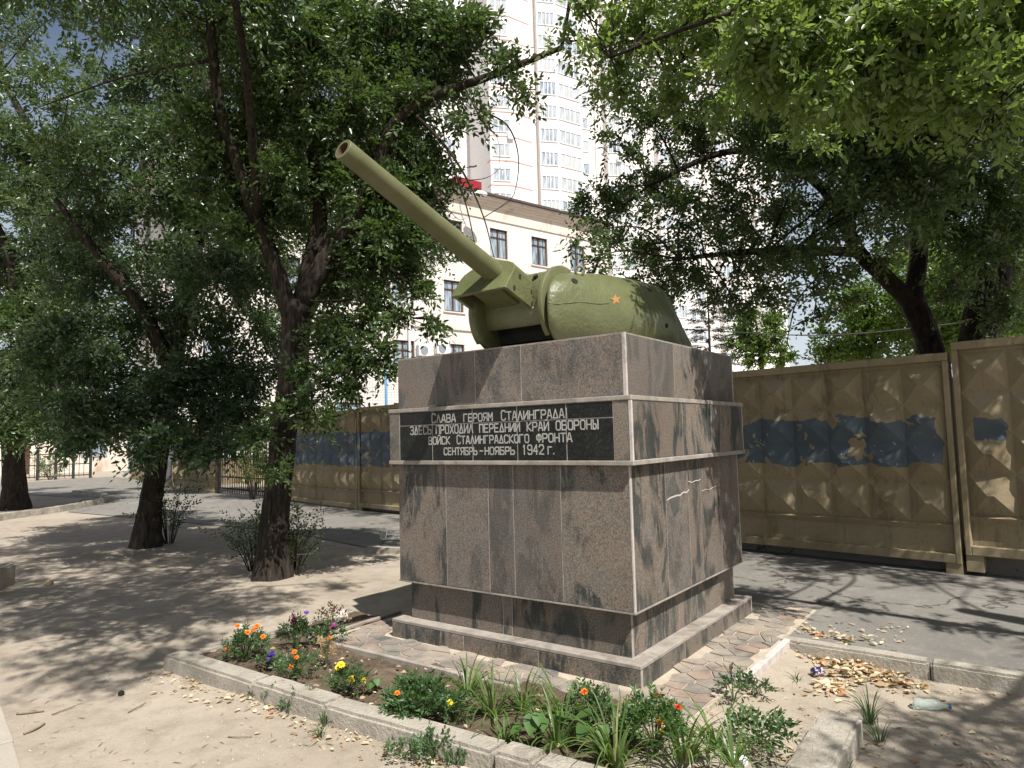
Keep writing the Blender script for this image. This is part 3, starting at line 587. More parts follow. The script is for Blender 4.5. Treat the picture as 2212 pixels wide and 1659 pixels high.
for x, y, z in tv:
    n = mnoise.noise(Vector((x * 6, y * 6, z * 6))) * .008 + mnoise.noise(Vector((x * 17, y * 17, z * 17))) * .0035
    r = max(.2, math.hypot(x, y)); tv2.append((x + x / r * n, y + y / r * n, z))
TB = BVHTree.FromPolygons([Vector(v) for v in tv2], tf)
mb = MB(); mb.v = tv2; mb.f = tf
mb.build('turret_body', MAT['olive'], tur, True, off=OZ)
def hit(px, py):
    o = to_tl(CAM); d = ray(px, py); d = Vector((d[0] * PX[0] + d[1] * PX[1], d[0] * PY[0] + d[1] * PY[1], d[2])); return TB.ray_cast(o, d)[:2]
def zc(x, y): return (1380 + x * 400 / 2212) / 1.1718, (640 + y * 400 / 2212) / 1.1718
# ring under the turret, coloured dark for the shaded gap below the hood
MB().tube([(.08, -.02, Z6 - .002), (.08, -.02, Z6 + .05)], .62, 48).build('turret_ring', MAT['darkhole'], tur, off=OZ)
# front hood: a curved plate round the trunnion
HC = (-.775, 2.62); HR = .325
def hoodr(deg): return .20 + .107 * sst((deg - 5) / 60)
def arc_plate(x0, x1, r0, r1, a0, a1, n=20, var=False):
    m = MB(); P = []
    for k in range(n + 1):
        a = math.radians(a0 + (a1 - a0) * k / n)
        if var: r1 = hoodr(math.degrees(a)); r0 = r1 - .04
        for x, r in ((x0, r1), (x1, r1), (x1, r0), (x0, r0)): P.append((x, HC[0] - r * math.cos(a), HC[1] + r * math.sin(a)))
    m.v = P
    for k in range(n):
        for j in range(4): m.f.append((k * 4 + j, k * 4 + (j + 1) % 4, k * 4 + 4 + (j + 1) % 4, k * 4 + 4 + j))
    m.f += [(0, 3, 2, 1), tuple(n * 4 + j for j in range(4))]; return m
arc_plate(-.22, .405, 0, 0, 112, -40, 24, True).build('front_hood', MAT['olive'], tur, True, .004, off=OZ)
arc_plate(.405, .443, .19, HR + .006, 108, -45).build('hood_edge', MAT['olive_b'], tur, True, .004, off=OZ)
arc_plate(-.255, -.22, .19, HR + .006, 108, -45).build('hood_edge', MAT['olive_b'], tur, True, .004, off=OZ)
MB().box(-.21, .42, -.80, -.55, Z6 + .06, 2.80).build('front_core', MAT['darkhole'], tur, off=OZ)  # dark block standing in for the shaded hollow behind the hood
# gun shield and barrel in the gun's own frame
EL = math.radians(18.9); XB = .085; GO = np.array([XB, -1.31, 2.918]); GA = np.array([0, -math.cos(EL), math.sin(EL)]); GU = np.array([0, math.sin(EL), math.cos(EL)])
def gp(x, a, b): q = GO + np.array([x, 0, 0]) + GA * a + GU * b; return tuple(q)
arch = [(.24, .004), (.225, .045), (.19, .085), (.13, .118), (.06, .135), (0, .139), (-.06, .135), (-.13, .118), (-.19, .085), (-.225, .045), (-.24, .004)]
def fa(b): return -.053 - .34 * (b + .185)          # front plate leans back
XO = -.0725; KX = .2625 / .24; arch = [(x * KX, b) for x, b in arch]
def plate(outline, a_front, a_back, mat, name, bevel=.006):
    n = len(outline); m = MB(); m.v = [gp(XO + x, a_front(b), b) for x, b in outline] + [gp(XO + x, a_back(b), b) for x, b in outline]
    m.f = [tuple(range(n)), tuple(range(2 * n - 1, n - 1, -1))] + [(k, n + k, n + (k + 1) % n, (k + 1) % n) for k in range(n)]
    return m.build(name, MAT[mat], tur, False, bevel, off=OZ)
plate([(-.2625, -.185), (.2625, -.185)] + arch, fa, lambda b: fa(b) - .032, 'olive', 'shield_front')
for sg in (1, -1):
    pl = [(sg * .2605, -.178), (sg * .2605, .004), (sg * .228, .006), (sg * .228, -.178)]
    if sg < 0: pl = pl[::-1]
    plate(pl, lambda b: fa(b) - .030, lambda b: -.56, 'olive', 'shield_side', .004)
inner = [(x * .86, (b - .004) * .72 - .012 + .004) for x, b in arch]
oarch = [(x * .992, b * .99 + .001) for x, b in arch]
plate(oarch + inner[::-1], lambda b: fa(b) - .028, lambda b: -.56, 'olive', 'shield_roof', .003)
plate([(-.13, -.135), (.13, -.135), (.15, -.10), (.15, .02), (-.15, .02), (-.15, -.10)], lambda b: -.13, lambda b: -.52, 'olive', 'gun_cradle', .012)
# rough weld where the shield meets the hood
wp = [gp(XO + .265, -.425, -.18)] + [gp(XO + x * 1.02, -.43 + .02 * math.sin(k * 2.3), b * 1.0 + .01) for k, (x, b) in enumerate(arch)] + [gp(XO - .265, -.425, -.18)]
MB().tube(catmull(wp, 6), .017, 7, True, .45).build('weld_seam', MAT['kerb'], tur, off=OZ)
L = 1.40; prof = [(-.12, .083), (0, .080), (.3, .077), (1.28, .066), (1.285, .0672), (L - .006, .0665), (L, .0635), (L, .045), (L - .01, .042), (L - .5, .042)]
m = MB(); NS = 40
for a, r in prof:
    for j in range(NS): t = 2 * math.pi * j / NS; m.v.append(gp(r * math.cos(t), a, r * math.sin(t)))
bar = MB(); bar.v = m.v[:8 * NS]; bore = MB(); bore.v = m.v[6 * NS:]
for k in range(7):
    for j in range(NS): bar.f.append((k * NS + j, k * NS + (j + 1) % NS, (k + 1) * NS + (j + 1) % NS, (k + 1) * NS + j))
for k in range(1, 3):
    for j in range(NS): bore.f.append((k * NS + j, k * NS + (j + 1) % NS, (k + 1) * NS + (j + 1) % NS, (k + 1) * NS + j))
bore.f.append(tuple(3 * NS + j for j in range(NS)))
barrel = bar.build('gun_barrel', MAT['olive_b'], tur, True, off=OZ)
bo = bore.build('muzzle_bore', MAT['bore'], barrel, True, off=OZ)
for p in barrel.data.polygons:
    if abs(p.normal.dot(Vector(GA))) > .9: p.use_smooth = False
# bolt holes on the shield side, ports on the body
def disc(c, nrm, r, name, mat, parent, depth=.008, sq=1.0):
    c = Vector(c); nrm = Vector(nrm).normalized(); q = nrm.to_track_quat('Z', 'Y').to_matrix().to_4x4(); M = Matrix.Translation(c) @ q
    return MB().prism([(r * math.cos(t * math.pi / 9), r * sq * math.sin(t * math.pi / 9)) for t in range(18)], -.02, depth, M).build(name, MAT[mat], parent, off=OZ)
for a, b in ((-.20, -.02), (-.16, -.135), (-.37, -.06), (-.40, -.15)): disc(gp(XO + .2605, a, b), (1, 0, 0), .013, 'bolt_hole', 'darkhole', tur, .003, 1.6)
disc((.30, HC[0] - HR * math.cos(math.radians(52)) + .012, HC[1] + HR * math.sin(math.radians(52)) - .012), (0, -.62, .79), .02, 'bolt_hole', 'darkhole', tur, .004)
for (x, y), r, nm in (((1700, 1020), .026, 'pistol_port'), ((410, 395), .030, 'lifting_hook_hole'), ((1455, 520), .030, 'pistol_port')):
    h, n = hit(*zc(x, y))
    if h is not None: disc(h, n, r, nm, 'darkhole', tur, .004, .8)
def ringo(c, R, r, name, parent, nx=(1, 0, 0)):
    c = Vector(c); u = Vector(nx).normalized(); v = Vector((0, 0, 1)); pts = [c + (u * math.cos(t) + v * math.sin(t)) * R for t in [2 * math.pi * k / 16 for k in range(17)]]
    return MB().tube(pts, r, 8, False).build(name, MAT['olive_b'], parent, True, off=OZ)
h, n = hit(*zc(500, 318))
ringo((h if h else Vector((.5, -.6, 2.9))) + Vector((-.01, 0, .040)), .033, .010, 'lifting_eye', tur, (.75, .66, 0))
# faded red star painted on the flank, foundry weld line, rear lip
sc_, _ = hit(*zc(985, 655)); spts = []
for k in range(10):
    t = math.radians(98 + 36 * k); r = (80 if k % 2 == 0 else 34); h, n = hit(*zc(985 + r * math.cos(t), 655 - r * math.sin(t))); spts.append(h + n * .003)
hc, n = hit(*zc(985, 655)); st = MB()
for k in range(10): st.poly([tuple(hc + n * .004), tuple(spts[k]), tuple(spts[(k + 1) % 10])])
st.build('red_star', MAT['star'], tur, off=OZ)
wl_ = []
for x in range(-10, 900, 60):
    h, n = hit(*zc(x, 700 + 12 * math.sin(x * .01)))
    if h is not None: wl_.append(h + n * .001)
MB().tube(wl_, .0035, 6, True, .5).build('casting_seam', MAT['olive'], tur, True, off=OZ)
MB().box(.30, .70, .83, .955, Z6 + .004, Z6 + .055).build('rear_underside', MAT['rust'], tur, bevel=.006, off=OZ)

# ================================================================== CONCRETE PANEL FENCE
FM = {0: fence_mat('fence_ochre_blue', 1.20, 1.76, -6.3, -2.16), 1: fence_mat('fence_ochre_patch', 1.48, 1.74, -1.82, -1.54), 2: fence_mat('fence_ochre_blue_far', 1.05, 1.85, -99, 99), 3: fence_mat('fence_ochre', 0, 0, 0, 0)}
def panel_tree(mat):
    e = empty('fence_panel'); Lp = 4.045; m = FM[mat]
    MB().box(.0, Lp, .03, .12, .16, 2.43).build('slab', m, e)
    MB().box(.0, Lp, -.045, .125, 2.372, 2.462).build('top_rail', m, e, bevel=.008)
    for x0, x1 in ((.0, .058), (Lp - .058, Lp)): MB().box(x0, x1, -.044, .124, .12, 2.371).build('side_rail', m, e, bevel=.008)
    MB().box(.059, Lp - .059, -.044, .124, .125, .225).build('bottom_rail', m, e, bevel=.008)
    MB().poly([(.059, .03, .56), (.059, -.022, .535), (Lp - .059, -.022, .535), (Lp - .059, .03, .56)]).poly([(.059, -.022, .535), (.059, .028, .47), (Lp - .059, .028, .47), (Lp - .059, -.022, .535)]).build('ledge', m, e)
    for x0, x1 in ((.0, .16), (Lp - .16, Lp)): MB().box(x0, x1, -.03, .115, -.05, .124).build('foot', m, e)
    cw = (Lp - .118) / 9; ch = .447; py = None
    for i in range(9):
        for j in range(4):
            if py is None:
                a, b = cw / 2 - .002, ch / 2 - .002; q = .03
                pm = bpy.data.meshes.new('pyramid'); pm.from_pydata([(-a, 0, -b), (a, 0, -b), (a, 0, b), (-a, 0, b), (-q, -.115, 0), (q, -.115, 0)], [], [(0, 1, 5, 4), (1, 2, 5), (2, 3, 4, 5), (3, 0, 4)]); pm.update(); py = pm; py.materials.append(m)
            o = link('pyramid', py, None, e); o.location = (.059 + cw * (i + .5), .0295, .552 + ch * (j + .5))
    return e
def put_panel(e, s_left, z, label, rz=FRZ, loc=None, group='concrete fence panels'):
    p = fen(s_left, 0) if loc is None else loc; e.location = (p[0], p[1], z); e.rotation_euler = (0, 0, rz); tag(e, label, 'fence panel', group); return e
p0 = panel_tree(0); put_panel(p0, 4.067 - .02, 0, 'ochre concrete fence panel with a long band of blue paint right of the pedestal')
p1 = panel_tree(1); put_panel(p1, -.035, .105, 'ochre concrete fence panel with a small blue paint patch at the right edge')
p2 = panel_tree(3); put_panel(p2, 8.134 - .02, 0, 'concrete fence panel hidden mostly behind the pedestal')
p3 = panel_tree(2); put_panel(p3, 12.2 - .02, -.04, 'concrete fence panel with faded blue blotches touching the left of the pedestal')
P4 = np.array([-6.35, 19.45]); B4 = np.array(fen(12.22, 0)[:2])
ang4 = math.atan2(*(B4 - P4)[::-1]); p4 = panel_tree(2); put_panel(p4, 0, -.08, 'concrete fence panel with a dark blue band right of the nearest tree trunk', ang4, P4)
P5 = np.array([-12.75, 25.9]); p5 = panel_tree(2); put_panel(p5, 0, -.12, 'concrete fence panel between the brick building and the barred gate', math.atan2(-.70, .715), P5)
# barred gate
g0 = np.array([-9.85, 23.05]); g1 = np.array([-6.45, 19.6]); gl = np.linalg.norm(g1 - g0)
gate = empty('barred_gate', (g0[0], g0[1], 0), math.atan2(*(g1 - g0)[::-1])); tag(gate, 'black iron barred gate between two concrete fence panels', 'gate')
for z in (.18, .55, 1.85): MB().box(0, gl, -.02, .02, z, z + .05).build('gate_rail', MAT['black_iron'], gate)
me = None
for k in range(int(gl / .135)):
    if me is None: o = MB().box(-.011, .011, -.011, .011, .06, 2.05).build('gate_bar', MAT['black_iron'], gate); me = o.data
    else: o = link('gate_bar', me, None, gate)
    o.location = (.06 + k * .135, -.035, 0)
for x in (-.05, gl + .05): MB().box(x - .05, x + .05, -.05, .05, -.02, 2.2).build('gate_post', MAT['rust'], gate)

# ================================================================== BUILDINGS
def facade_boxes(mb, x0, x1, z0, z1, openings, y0, y1):
    xs_ = sorted({x0, x1} | {o[0] for o in openings} | {o[1] for o in openings}); zs_ = sorted({z0, z1} | {o[2] for o in openings} | {o[3] for o in openings})
    for j in range(len(zs_) - 1):
        run = None
        for i in range(len(xs_) - 1):
            cxm, czm = (xs_[i] + xs_[i + 1]) / 2, (zs_[j] + zs_[j + 1]) / 2; solid = not any(o[0] < cxm < o[1] and o[2] < czm < o[3] for o in openings)
            if solid: run = [xs_[i], xs_[i + 1]] if run is None else [run[0], xs_[i + 1]]
            if run and (not solid or i == len(xs_) - 2): mb.box(run[0], run[1], y0, y1, zs_[j], zs_[j + 1]); run = None
def casement(parent, w, h, loc, frame='wood_frame', glass='glass', cache={}):
    key = (round(w, 2), round(h, 2), frame, glass)
    if key not in cache:
        f = MB(); t = .07
        f.box(0, t, -.04, .04, 0, h).box(w - t, w, -.04, .04, 0, h).box(t, w - t, -.039, .039, 0, t).box(t, w - t, -.039, .039, h - t, h).box(w * .5 - .035, w * .5 + .035, -.035, .035, t, h - t).box(t, w * .5 - .036, -.03, .03, h * .7, h * .7 + .05).box(w * .5 + .036, w - t, -.03, .03, h * .7, h * .7 + .05)
        o = f.build('window', MAT[frame], parent); p = MB().box(t * .5, w - t * .5, .015, .03, t * .5, h - t * .5).build('pane', MAT[glass], o); cache[key] = (o.data, p.data)
    else:
        o = link('window', cache[key][0], None, parent); p = link('pane', cache[key][1], None, o)
    o.location = loc; return o
BC = np.array([-13.4, 27.4]); BRZ = math.atan2(.616, .788)
bb = empty('brick_building', (BC[0], BC[1], 0), BRZ); tag(bb, 'four storey cream brick building with dark window frames behind the gun barrel', 'building')
cols = [1.0, 3.9, 6.8, 9.7, 12.7, 15.75, 18.7, 21.7]; ops = []
for c in cols:
    for z in (1.75, 4.85, 8.2, 11.45): ops.append((c, c + 1.2, z, z + 1.66))
w = MB(); facade_boxes(w, 0, 24.0, 1.05, 13.75, ops, 0, .35); w.build('wall', MAT['brick'], bb)
so = [(1.2, 2.4, 1.9, 3.5), (1.2, 2.4, 5.0, 6.6), (1.2, 2.4, 8.3, 9.9), (1.2, 2.4, 11.5, 13.1), (5.2, 6.4, 1.9, 3.5), (5.2, 6.4, 5.0, 6.6), (5.2, 6.4, 8.3, 9.9), (5.2, 6.4, 11.5, 13.1)]
w = MB(); ww = MB(); facade_boxes(ww, 0, 8.9, 1.05, 13.75, so, 0, .35)
w.v = [(y, x, z) for x, y, z in ww.v]; w.f = [tuple(reversed(f)) for f in ww.f]; w.v = [(x, y + .351, z) for x, y, z in w.v]; w.build('wall', MAT['brick'], bb)
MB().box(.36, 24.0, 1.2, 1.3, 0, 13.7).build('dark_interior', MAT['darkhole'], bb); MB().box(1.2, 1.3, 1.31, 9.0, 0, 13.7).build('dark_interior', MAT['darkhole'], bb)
MB().box(-.06, 24.06, -.06, .40, -.1, 1.0).build('plinth', MAT['stucco'], bb, bevel=.01); MB().box(-.06, .40, .41, 9.3, -.1, 1.0).build('plinth', MAT['stucco'], bb, bevel=.01)
MB().box(-.10, 24.1, -.10, .38, 1.0, 1.12).build('plinth_ledge', MAT['kerb'], bb); MB().box(-.10, .38, .39, 9.35, 1.0, 1.12).build('plinth_ledge', MAT['kerb'], bb)
MB().box(-.08, 24.05, -.08, -.001, 7.25, 7.45).build('string_course', MAT['cornice'], bb); MB().box(-.08, -.001, 0, 9.3, 7.25, 7.45).build('string_course', MAT['cornice'], bb)
for z0, z1, d in ((13.55, 13.75, .06), (13.75, 14.25, .03), (14.25, 14.4, .14), (14.4, 14.55, .22), (14.55, 14.72, .36)): MB().box(-d, 24.0 + d, -d, .35, z0, z1).build('cornice', MAT['cornice'], bb); MB().box(-d, .35, .351, 9.3, z0, z1 - .002).build('cornice', MAT['cornice'], bb)
rf = MB().prism([(-.5, -.5), (24.5, -.5), (24.5, 12), (-.5, 12)], 14.73, 14.86).build('roof', MAT['roof'], bb)
MB().poly([(-.4, -.4, 14.87), (24.4, -.4, 14.87), (24.4, 6, 16.6), (-.4, 6, 16.6)]).build('roof_slope', MAT['roof'], rf)
MB().prism([(13.7, .2), (15.4, .2), (15.4, 1.9), (13.7, 1.9)], 14.87, 15.65).build('dormer', MAT['red_metal'], rf)
for (x0, x1, z0, z1) in ops:
    casement(bb, 1.2, 1.66, (x0, .12, z0)); MB().box(x0 - .08, x1 + .08, -.07, .10, z0 - .07, z0 - .002).build('sill', MAT['cornice'], bb)
for (x0, x1, z0, z1) in so:
    o = casement(bb, 1.2, 1.6, (.12, x1 + .351, z0)); o.rotation_euler = (0, 0, -math.pi / 2)
for t in (10.55,): MB().tube([(t, -.12, 14.3), (t, -.12, .4)], .07, 10).build('drainpipe', MAT['white_plastic'], bb, True)
for y in (.15, 9.2): MB().tube([(-.14, y, 14.0), (-.14, y, .55), (-.16, y, .42), (-.42, y, .16)], .075, 10).build('drainpipe', MAT['metal'], bb, True)
for t, z in ((10.95, 5.75), (12.0, 5.9)):
    ac = empty('air_conditioner'); q = (BC + np.array([.788, .616]) * t - np.array([-.616, .788]) * .36); ac.location = (q[0], q[1], z); ac.rotation_euler = (0, 0, BRZ)
    tag(ac, 'white air conditioner ' + ('close beside the window above the pedestal' if t > 11.5 else 'furthest left, beside the drainpipe of the brick facade'), 'air conditioner', 'air conditioners on the brick facade')
    MB().box(0, .8, 0, .3, 0, .55).build('casing', MAT['white_plastic'], ac, bevel=.02); MB().prism([(.3 + .22 * math.cos(k * .35), .275 + .22 * math.sin(k * .35)) for k in range(18)], 0, .02, Matrix(((1, 0, 0, 0), (0, 0, -1, 0), (0, 1, 0, 0), (0, 0, 0, 1)))).build('fan_grille', MAT['metal'], ac)
    for x in (.15, .6): MB().box(x, x + .04, .05, .36, -.05, 0).build('bracket', MAT['metal'], ac)
lp = empty('wall_lamp'); q = BC + np.array([.788, .616]) * 13.6 - np.array([-.616, .788]) * .45; lp.location = (q[0], q[1], 14.1); lp.rotation_euler = (0, 0, BRZ - .4); tag(lp, 'white street lamp head on an arm under the brick building cornice', 'lamp')
MB().tube([(0, .45, 0), (.1, .1, .12), (.55, -.3, .22)], .03, 8).build('arm', MAT['metal'], lp, True)
hd = bmesh.new(); bmesh.ops.create_uvsphere(hd, u_segments=16, v_segments=10, radius=.5)
for v in hd.verts: v.co = Vector((v.co.x * .9 + .85, v.co.y * .45 - .5, v.co.z * .34 + .22))
me = bpy.data.meshes.new('lamp_head'); hd.to_mesh(me); hd.free(); link('lamp_head', me, MAT['white_plastic'], lp, True)
# white residential tower
TRZ = math.atan2(.4146, .91); tw = empty('apartment_tower', (2.2, 85, 0), TRZ); tag(tw, 'very tall white apartment tower with glazed balconies and thin red floor lines', 'tower')
H_T = 72
MB().box(-5, 43.5, 0, 18, 0, H_T).build('wall', MAT['tower'], tw); MB().box(-17, -5.001, 6, 19, 0, H_T).build('wall', MAT['tower_side'], tw)
bay = [(-5.01, 0), (-5.01, -1.1), (-2.4, -1.75), (.7, -1.1), (.7, 0)]; MB().prism(bay, 0, H_T).build('bay', MAT['tower'], tw)
MB().box(.72, 1.7, -.35, 0, 0, H_T).build('pilaster', MAT['tower_beige'], tw)
stacks = [(1.9, 8.1, 4.3), (12.0, 15.6, 13.8), (20.2, 24.0, 22.0), (30.5, 34.0, 32.2), (37.5, 41.5, 39.5)]
for x0, x1, xm in stacks: MB().prism([(x0, 0), (x0, -.95), (xm, -1.5), (x1, -.95), (x1, 0)], 0, H_T).build('balcony_stack', MAT['tower'], tw)
for x0, x1 in ((10.6, 11.6), (18.3, 19.3), (28.4, 29.4), (35.5, 36.5)): MB().box(x0, x1, -.3, 0, 0, H_T).build('pilaster', MAT['tower_beige'], tw)
def wall_frame(parent, p, q, z0, h, nm, n, frame='white_frame', cache={}):
    """window strip on the wall from plan point p to q"""
    L = math.hypot(q[0] - p[0], q[1] - p[1]); key = (round(L, 2), h, n, frame)
    if key not in cache:
        f = MB(); t = .09; f.box(0, L, -.10, .0, 0, t).box(0, L, -.10, .0, h - t, h)
        for k in range(n + 1): x = k * (L - t) / n; f.box(x, x + t, -.099, -.001, t, h - t)
        o = f.build(nm, MAT[frame], parent); g = MB().box(t, L - t, -.04, -.01, t, h - t).build('pane', MAT['glass_t'], o); cache[key] = (o.data, g.data)
    else: o = link(nm, cache[key][0], None, parent); g = link('pane', cache[key][1], None, o)
    o.location = (p[0], p[1], z0); o.rotation_euler = (0, 0, math.atan2(q[1] - p[1], q[0] - p[0])); return o
def lerp(p, q, t): return (p[0] + (q[0] - p[0]) * t, p[1] + (q[1] - p[1]) * t)
for k in range(-8, 8):
    zt = 40.6 + 3.1 * k; zb_ = zt - 1.65
    a, b, c, d = bay[1], bay[2], bay[3], bay[4]
    wall_frame(tw, lerp(a, b, .10), lerp(a, b, .92), zb_, 1.65, 'window', 3)
    band = [(x * 1.0, y - .03) for x, y in ((-5.03, 0), (-5.03, -1.1), (-2.4, -1.77), (.72, -1.1), (.72, 0))]; MB().prism(band, zb_ - .55, zb_ - .42).build('floor_band', MAT['tower_band'], tw)
    for x0, x1, xm in stacks:
        wall_frame(tw, lerp((x0, -.95), (xm, -1.5), .04), lerp((x0, -.95), (xm, -1.5), .96), zb_ - .1, 1.8, 'balcony_glazing', 4 if xm - x0 > 2 else 3)
        wall_frame(tw, lerp((xm, -1.5), (x1, -.95), .04), lerp((xm, -1.5), (x1, -.95), .96), zb_ - .1, 1.8, 'balcony_glazing', 4 if x1 - xm > 2 else 3)
    for x in (8.7, 16.6, 25.3, 42.2): wall_frame(tw, (x, 0), (x + .95, 0), zb_, 1.55, 'window', 1)
    for x in (26.6,): wall_frame(tw, (x, 0), (x + 1.4, 0), zb_, 1.55, 'window', 2)
    for x in (-15.5, -12.0, -8.6): wall_frame(tw, (x, 6), (x + 1.7, 6), zb_, 1.6, 'window', 3)
for k, (x, y, z) in enumerate(((-3.0, -2.05, 38.05), (13.0, -1.75, 37.6), (13.0, -1.75, 43.8))):
    ac = MB().box(0, .8, 0, .35, 0, .6).build('air_conditioner', MAT['white_plastic'], None, bevel=.02); R = Matrix.Rotation(TRZ, 4, 'Z'); q = R @ Vector((x, y, z)); ac.location = (q.x + 2.2, q.y + 85, z); ac.rotation_euler = (0, 0, TRZ)
    tag(ac, ['white air conditioner under a bay window at the tower corner', 'white air conditioner below the second balcony stack of the tower, lower one', 'white air conditioner below the second balcony stack of the tower, upper one'][k], 'air conditioner', 'air conditioners on the tower')
# blue sports court fence behind the concrete fence
sf = empty('sports_court_fence', (-8.0, 24.5, 0), .35); tag(sf, 'tall blue post and wire mesh court fence behind the concrete fence', 'fence')
for k in range(5): MB().tube([(k * 1.75, 0, 0), (k * 1.75, 0, 4.6)], .055 if k % 2 == 0 else .025, 8).build('post', MAT['blue_paint'], sf, True)
MB().tube([(0, 0, 4.6), (7, 0, 4.6)], .03, 8).build('top_rail', MAT['blue_paint'], sf); MB().tube([(0, 0, 2.5), (7, 0, 2.5)], .025, 8).build('middle_rail', MAT['blue_paint'], sf)
wm = MB()
for k in range(70): wm.box(k * .1, k * .1 + .004, -.012, -.008, .1, 4.6)
for k in range(45): wm.box(0, 7, -.008, -.004, .1 + k * .1, .104 + k * .1)
tag(wm.build('wire_mesh', MAT['black_iron'], sf), kind='stuff')
# far left: pale wall, low roofs and street railing
wlb = empty('pale_outbuilding', (-30.5, 45, 0), .55); tag(wlb, 'low pale outbuilding far off behind the black railing at left', 'building')
MB().box(-7, 9, 0, 6, 0, 3.4).build('wall', MAT['cornice'], wlb); MB().box(-7.3, 9.3, -.3, 6.3, 3.4, 3.6).build('roof', MAT['roof'], wlb); MB().box(-2, -.8, -.05, -.001, .05, 2.1).build('door', MAT['rust'], wlb); MB().box(2, 3.5, -.05, -.001, 1, 2.2).build('window', MAT['glass'], wlb)
rl = empty('street_railing', (G(40, 1040)[0], G(40, 1040)[1], 0)); e1 = G(195, 1032); dv = e1[:2] - np.array(rl.location[:2]); rl.rotation_euler = (0, 0, math.atan2(dv[1], dv[0])); Lr = float(np.linalg.norm(dv)); tag(rl, 'black iron railing with posts at the far left end of the path', 'railing')
for z in (.15, .75, 1.3): MB().box(0, Lr, -.02, .02, z, z + .05).build('rail', MAT['black_iron'], rl)
me = None
for k in range(int(Lr / .22)):
    if me is None: o = MB().box(-.012, .012, -.012, .012, .1, 1.34).build('bar', MAT['black_iron'], rl); me = o.data
    else: o = link('bar', me, None, rl)
    o.location = (k * .22, -.04, 0)
for k in range(5): MB().box(k * Lr / 4 - .06, k * Lr / 4 + .06, -.06, .06, 0, 1.6).build('post', MAT['black_iron'], rl)

# ================================================================== VEGETATION
def unit(a): return a / np.maximum(np.linalg.norm(a, axis=-1, keepdims=True), 1e-9)
def leaf_geo(base, d, nrm, L, W, fold=.16):
    """base,d,nrm (M,3); L,W (M,) -> verts, quads of folded pointed leaves"""
    s = unit(np.cross(d, nrm)); n = np.cross(s, d); L = L[:, None]; W = W[:, None]
    v = np.stack([base, base + d * L * .30 - s * W * .50 + n * W * fold, base + d * L * .68 - s * W * .36 + n * W * fold * .8, base + d * L, base + d * L * .68 + s * W * .36 + n * W * fold * .8, base + d * L * .30 + s * W * .50 + n * W * fold], 1)
    M = len(base); i = np.arange(M)[:, None] * 6
    q = np.concatenate([i + np.array([[0, 1, 2, 3]]), i + np.array([[3, 4, 5, 0]])], 0)
    return v.reshape(-1, 3), q
def sprays(P, D, L, leafL, leafW, n, droop=.15, rng=RNG, updev=.85):
    N = len(P); D = unit(D); up = np.tile([0, 0, 1.0], (N, 1)) + rng.normal(0, updev, (N, 3)); S = unit(np.cross(D, up)); Nn = unit(np.cross(S, D))
    L = np.asarray(L) * np.ones(N); t = np.linspace(.10, 1, n)[None, :, None]
    pos = P[:, None] + D[:, None] * (L[:, None, None] * t) - np.array([0, 0, 1.0]) * (droop * L[:, None, None] * t * t)
    sg = np.where(np.arange(n) % 2 == 0, 1.0, -1.0)[None, :, None] * np.ones((N, 1, 1)); ph = np.radians(58 - 46 * (np.arange(n) / (n - 1)) ** 3)[None, :, None] + rng.normal(0, .22, (N, n, 1))
    d = D[:, None] * np.cos(ph) + S[:, None] * sg * np.sin(ph) + rng.normal(0, .16, (N, n, 3)) - np.array([0, 0, .10]); d = unit(d)
    nr = Nn[:, None] + rng.normal(0, .55, (N, n, 3)); k = rng.uniform(.72, 1.18, (N, n)) * (1 - .35 * np.abs(np.linspace(-1, 1, n))[None] ** 2)
    return leaf_geo(pos.reshape(-1, 3), d.reshape(-1, 3), nr.reshape(-1, 3), (leafL * k).ravel(), (leafW * k).ravel())
def merge(parts):
    V = []; Q = []; o = 0
    for v, q in parts: V.append(v); Q.append(q + o); o += len(v)
    return np.concatenate(V), np.concatenate(Q)
def lobe_points(c, R, N, rng=RNG, flat=.8):
    u = unit(rng.normal(0, 1, (N, 3))); r = R * rng.uniform(0, 1, N) ** (1 / 2.0); p = u * r[:, None]; p[:, 2] *= flat
    # break the ball into small tufts
    tc = unit(rng.normal(0, 1, (max(3, N // 14), 3))) * (R * rng.uniform(.35, 1.05, (max(3, N // 14), 1))); tc[:, 2] *= flat
    k = rng.integers(0, len(tc), N); m = rng.uniform(0, 1, N) < .75; p[m] = tc[k[m]] + rng.normal(0, R * .16, (m.sum(), 3))
    dirs = unit(p * 1.0 / R + rng.normal(0, .55, (N, 3)) + np.array([0, 0, -.12])); return np.array(c) + p, dirs
def trunk_mesh(pts, rad, n=16, sub=6, jit=.05, seed=0):
    P = catmull(pts, sub); r = [float(x[0]) for x in catmull([(a, 0, 0) for a in rad], sub)]
    m = MB(); m.tube(P, r, n); k = 0; out = []
    for i in range(len(P)):
        for j in range(n):
            v = Vector(m.v[i * n + j]); c = Vector(P[i]); a = 2 * math.pi * j / n
            q = 1 + jit * math.sin(5 * a + i * .25 + seed) + jit * 1.3 * mnoise.noise(v * 6 + Vector((seed, 0, 0))) + jit * mnoise.noise(v * 19)
            out.append(tuple(c + (v - c) * q))
    m.v = out; return m
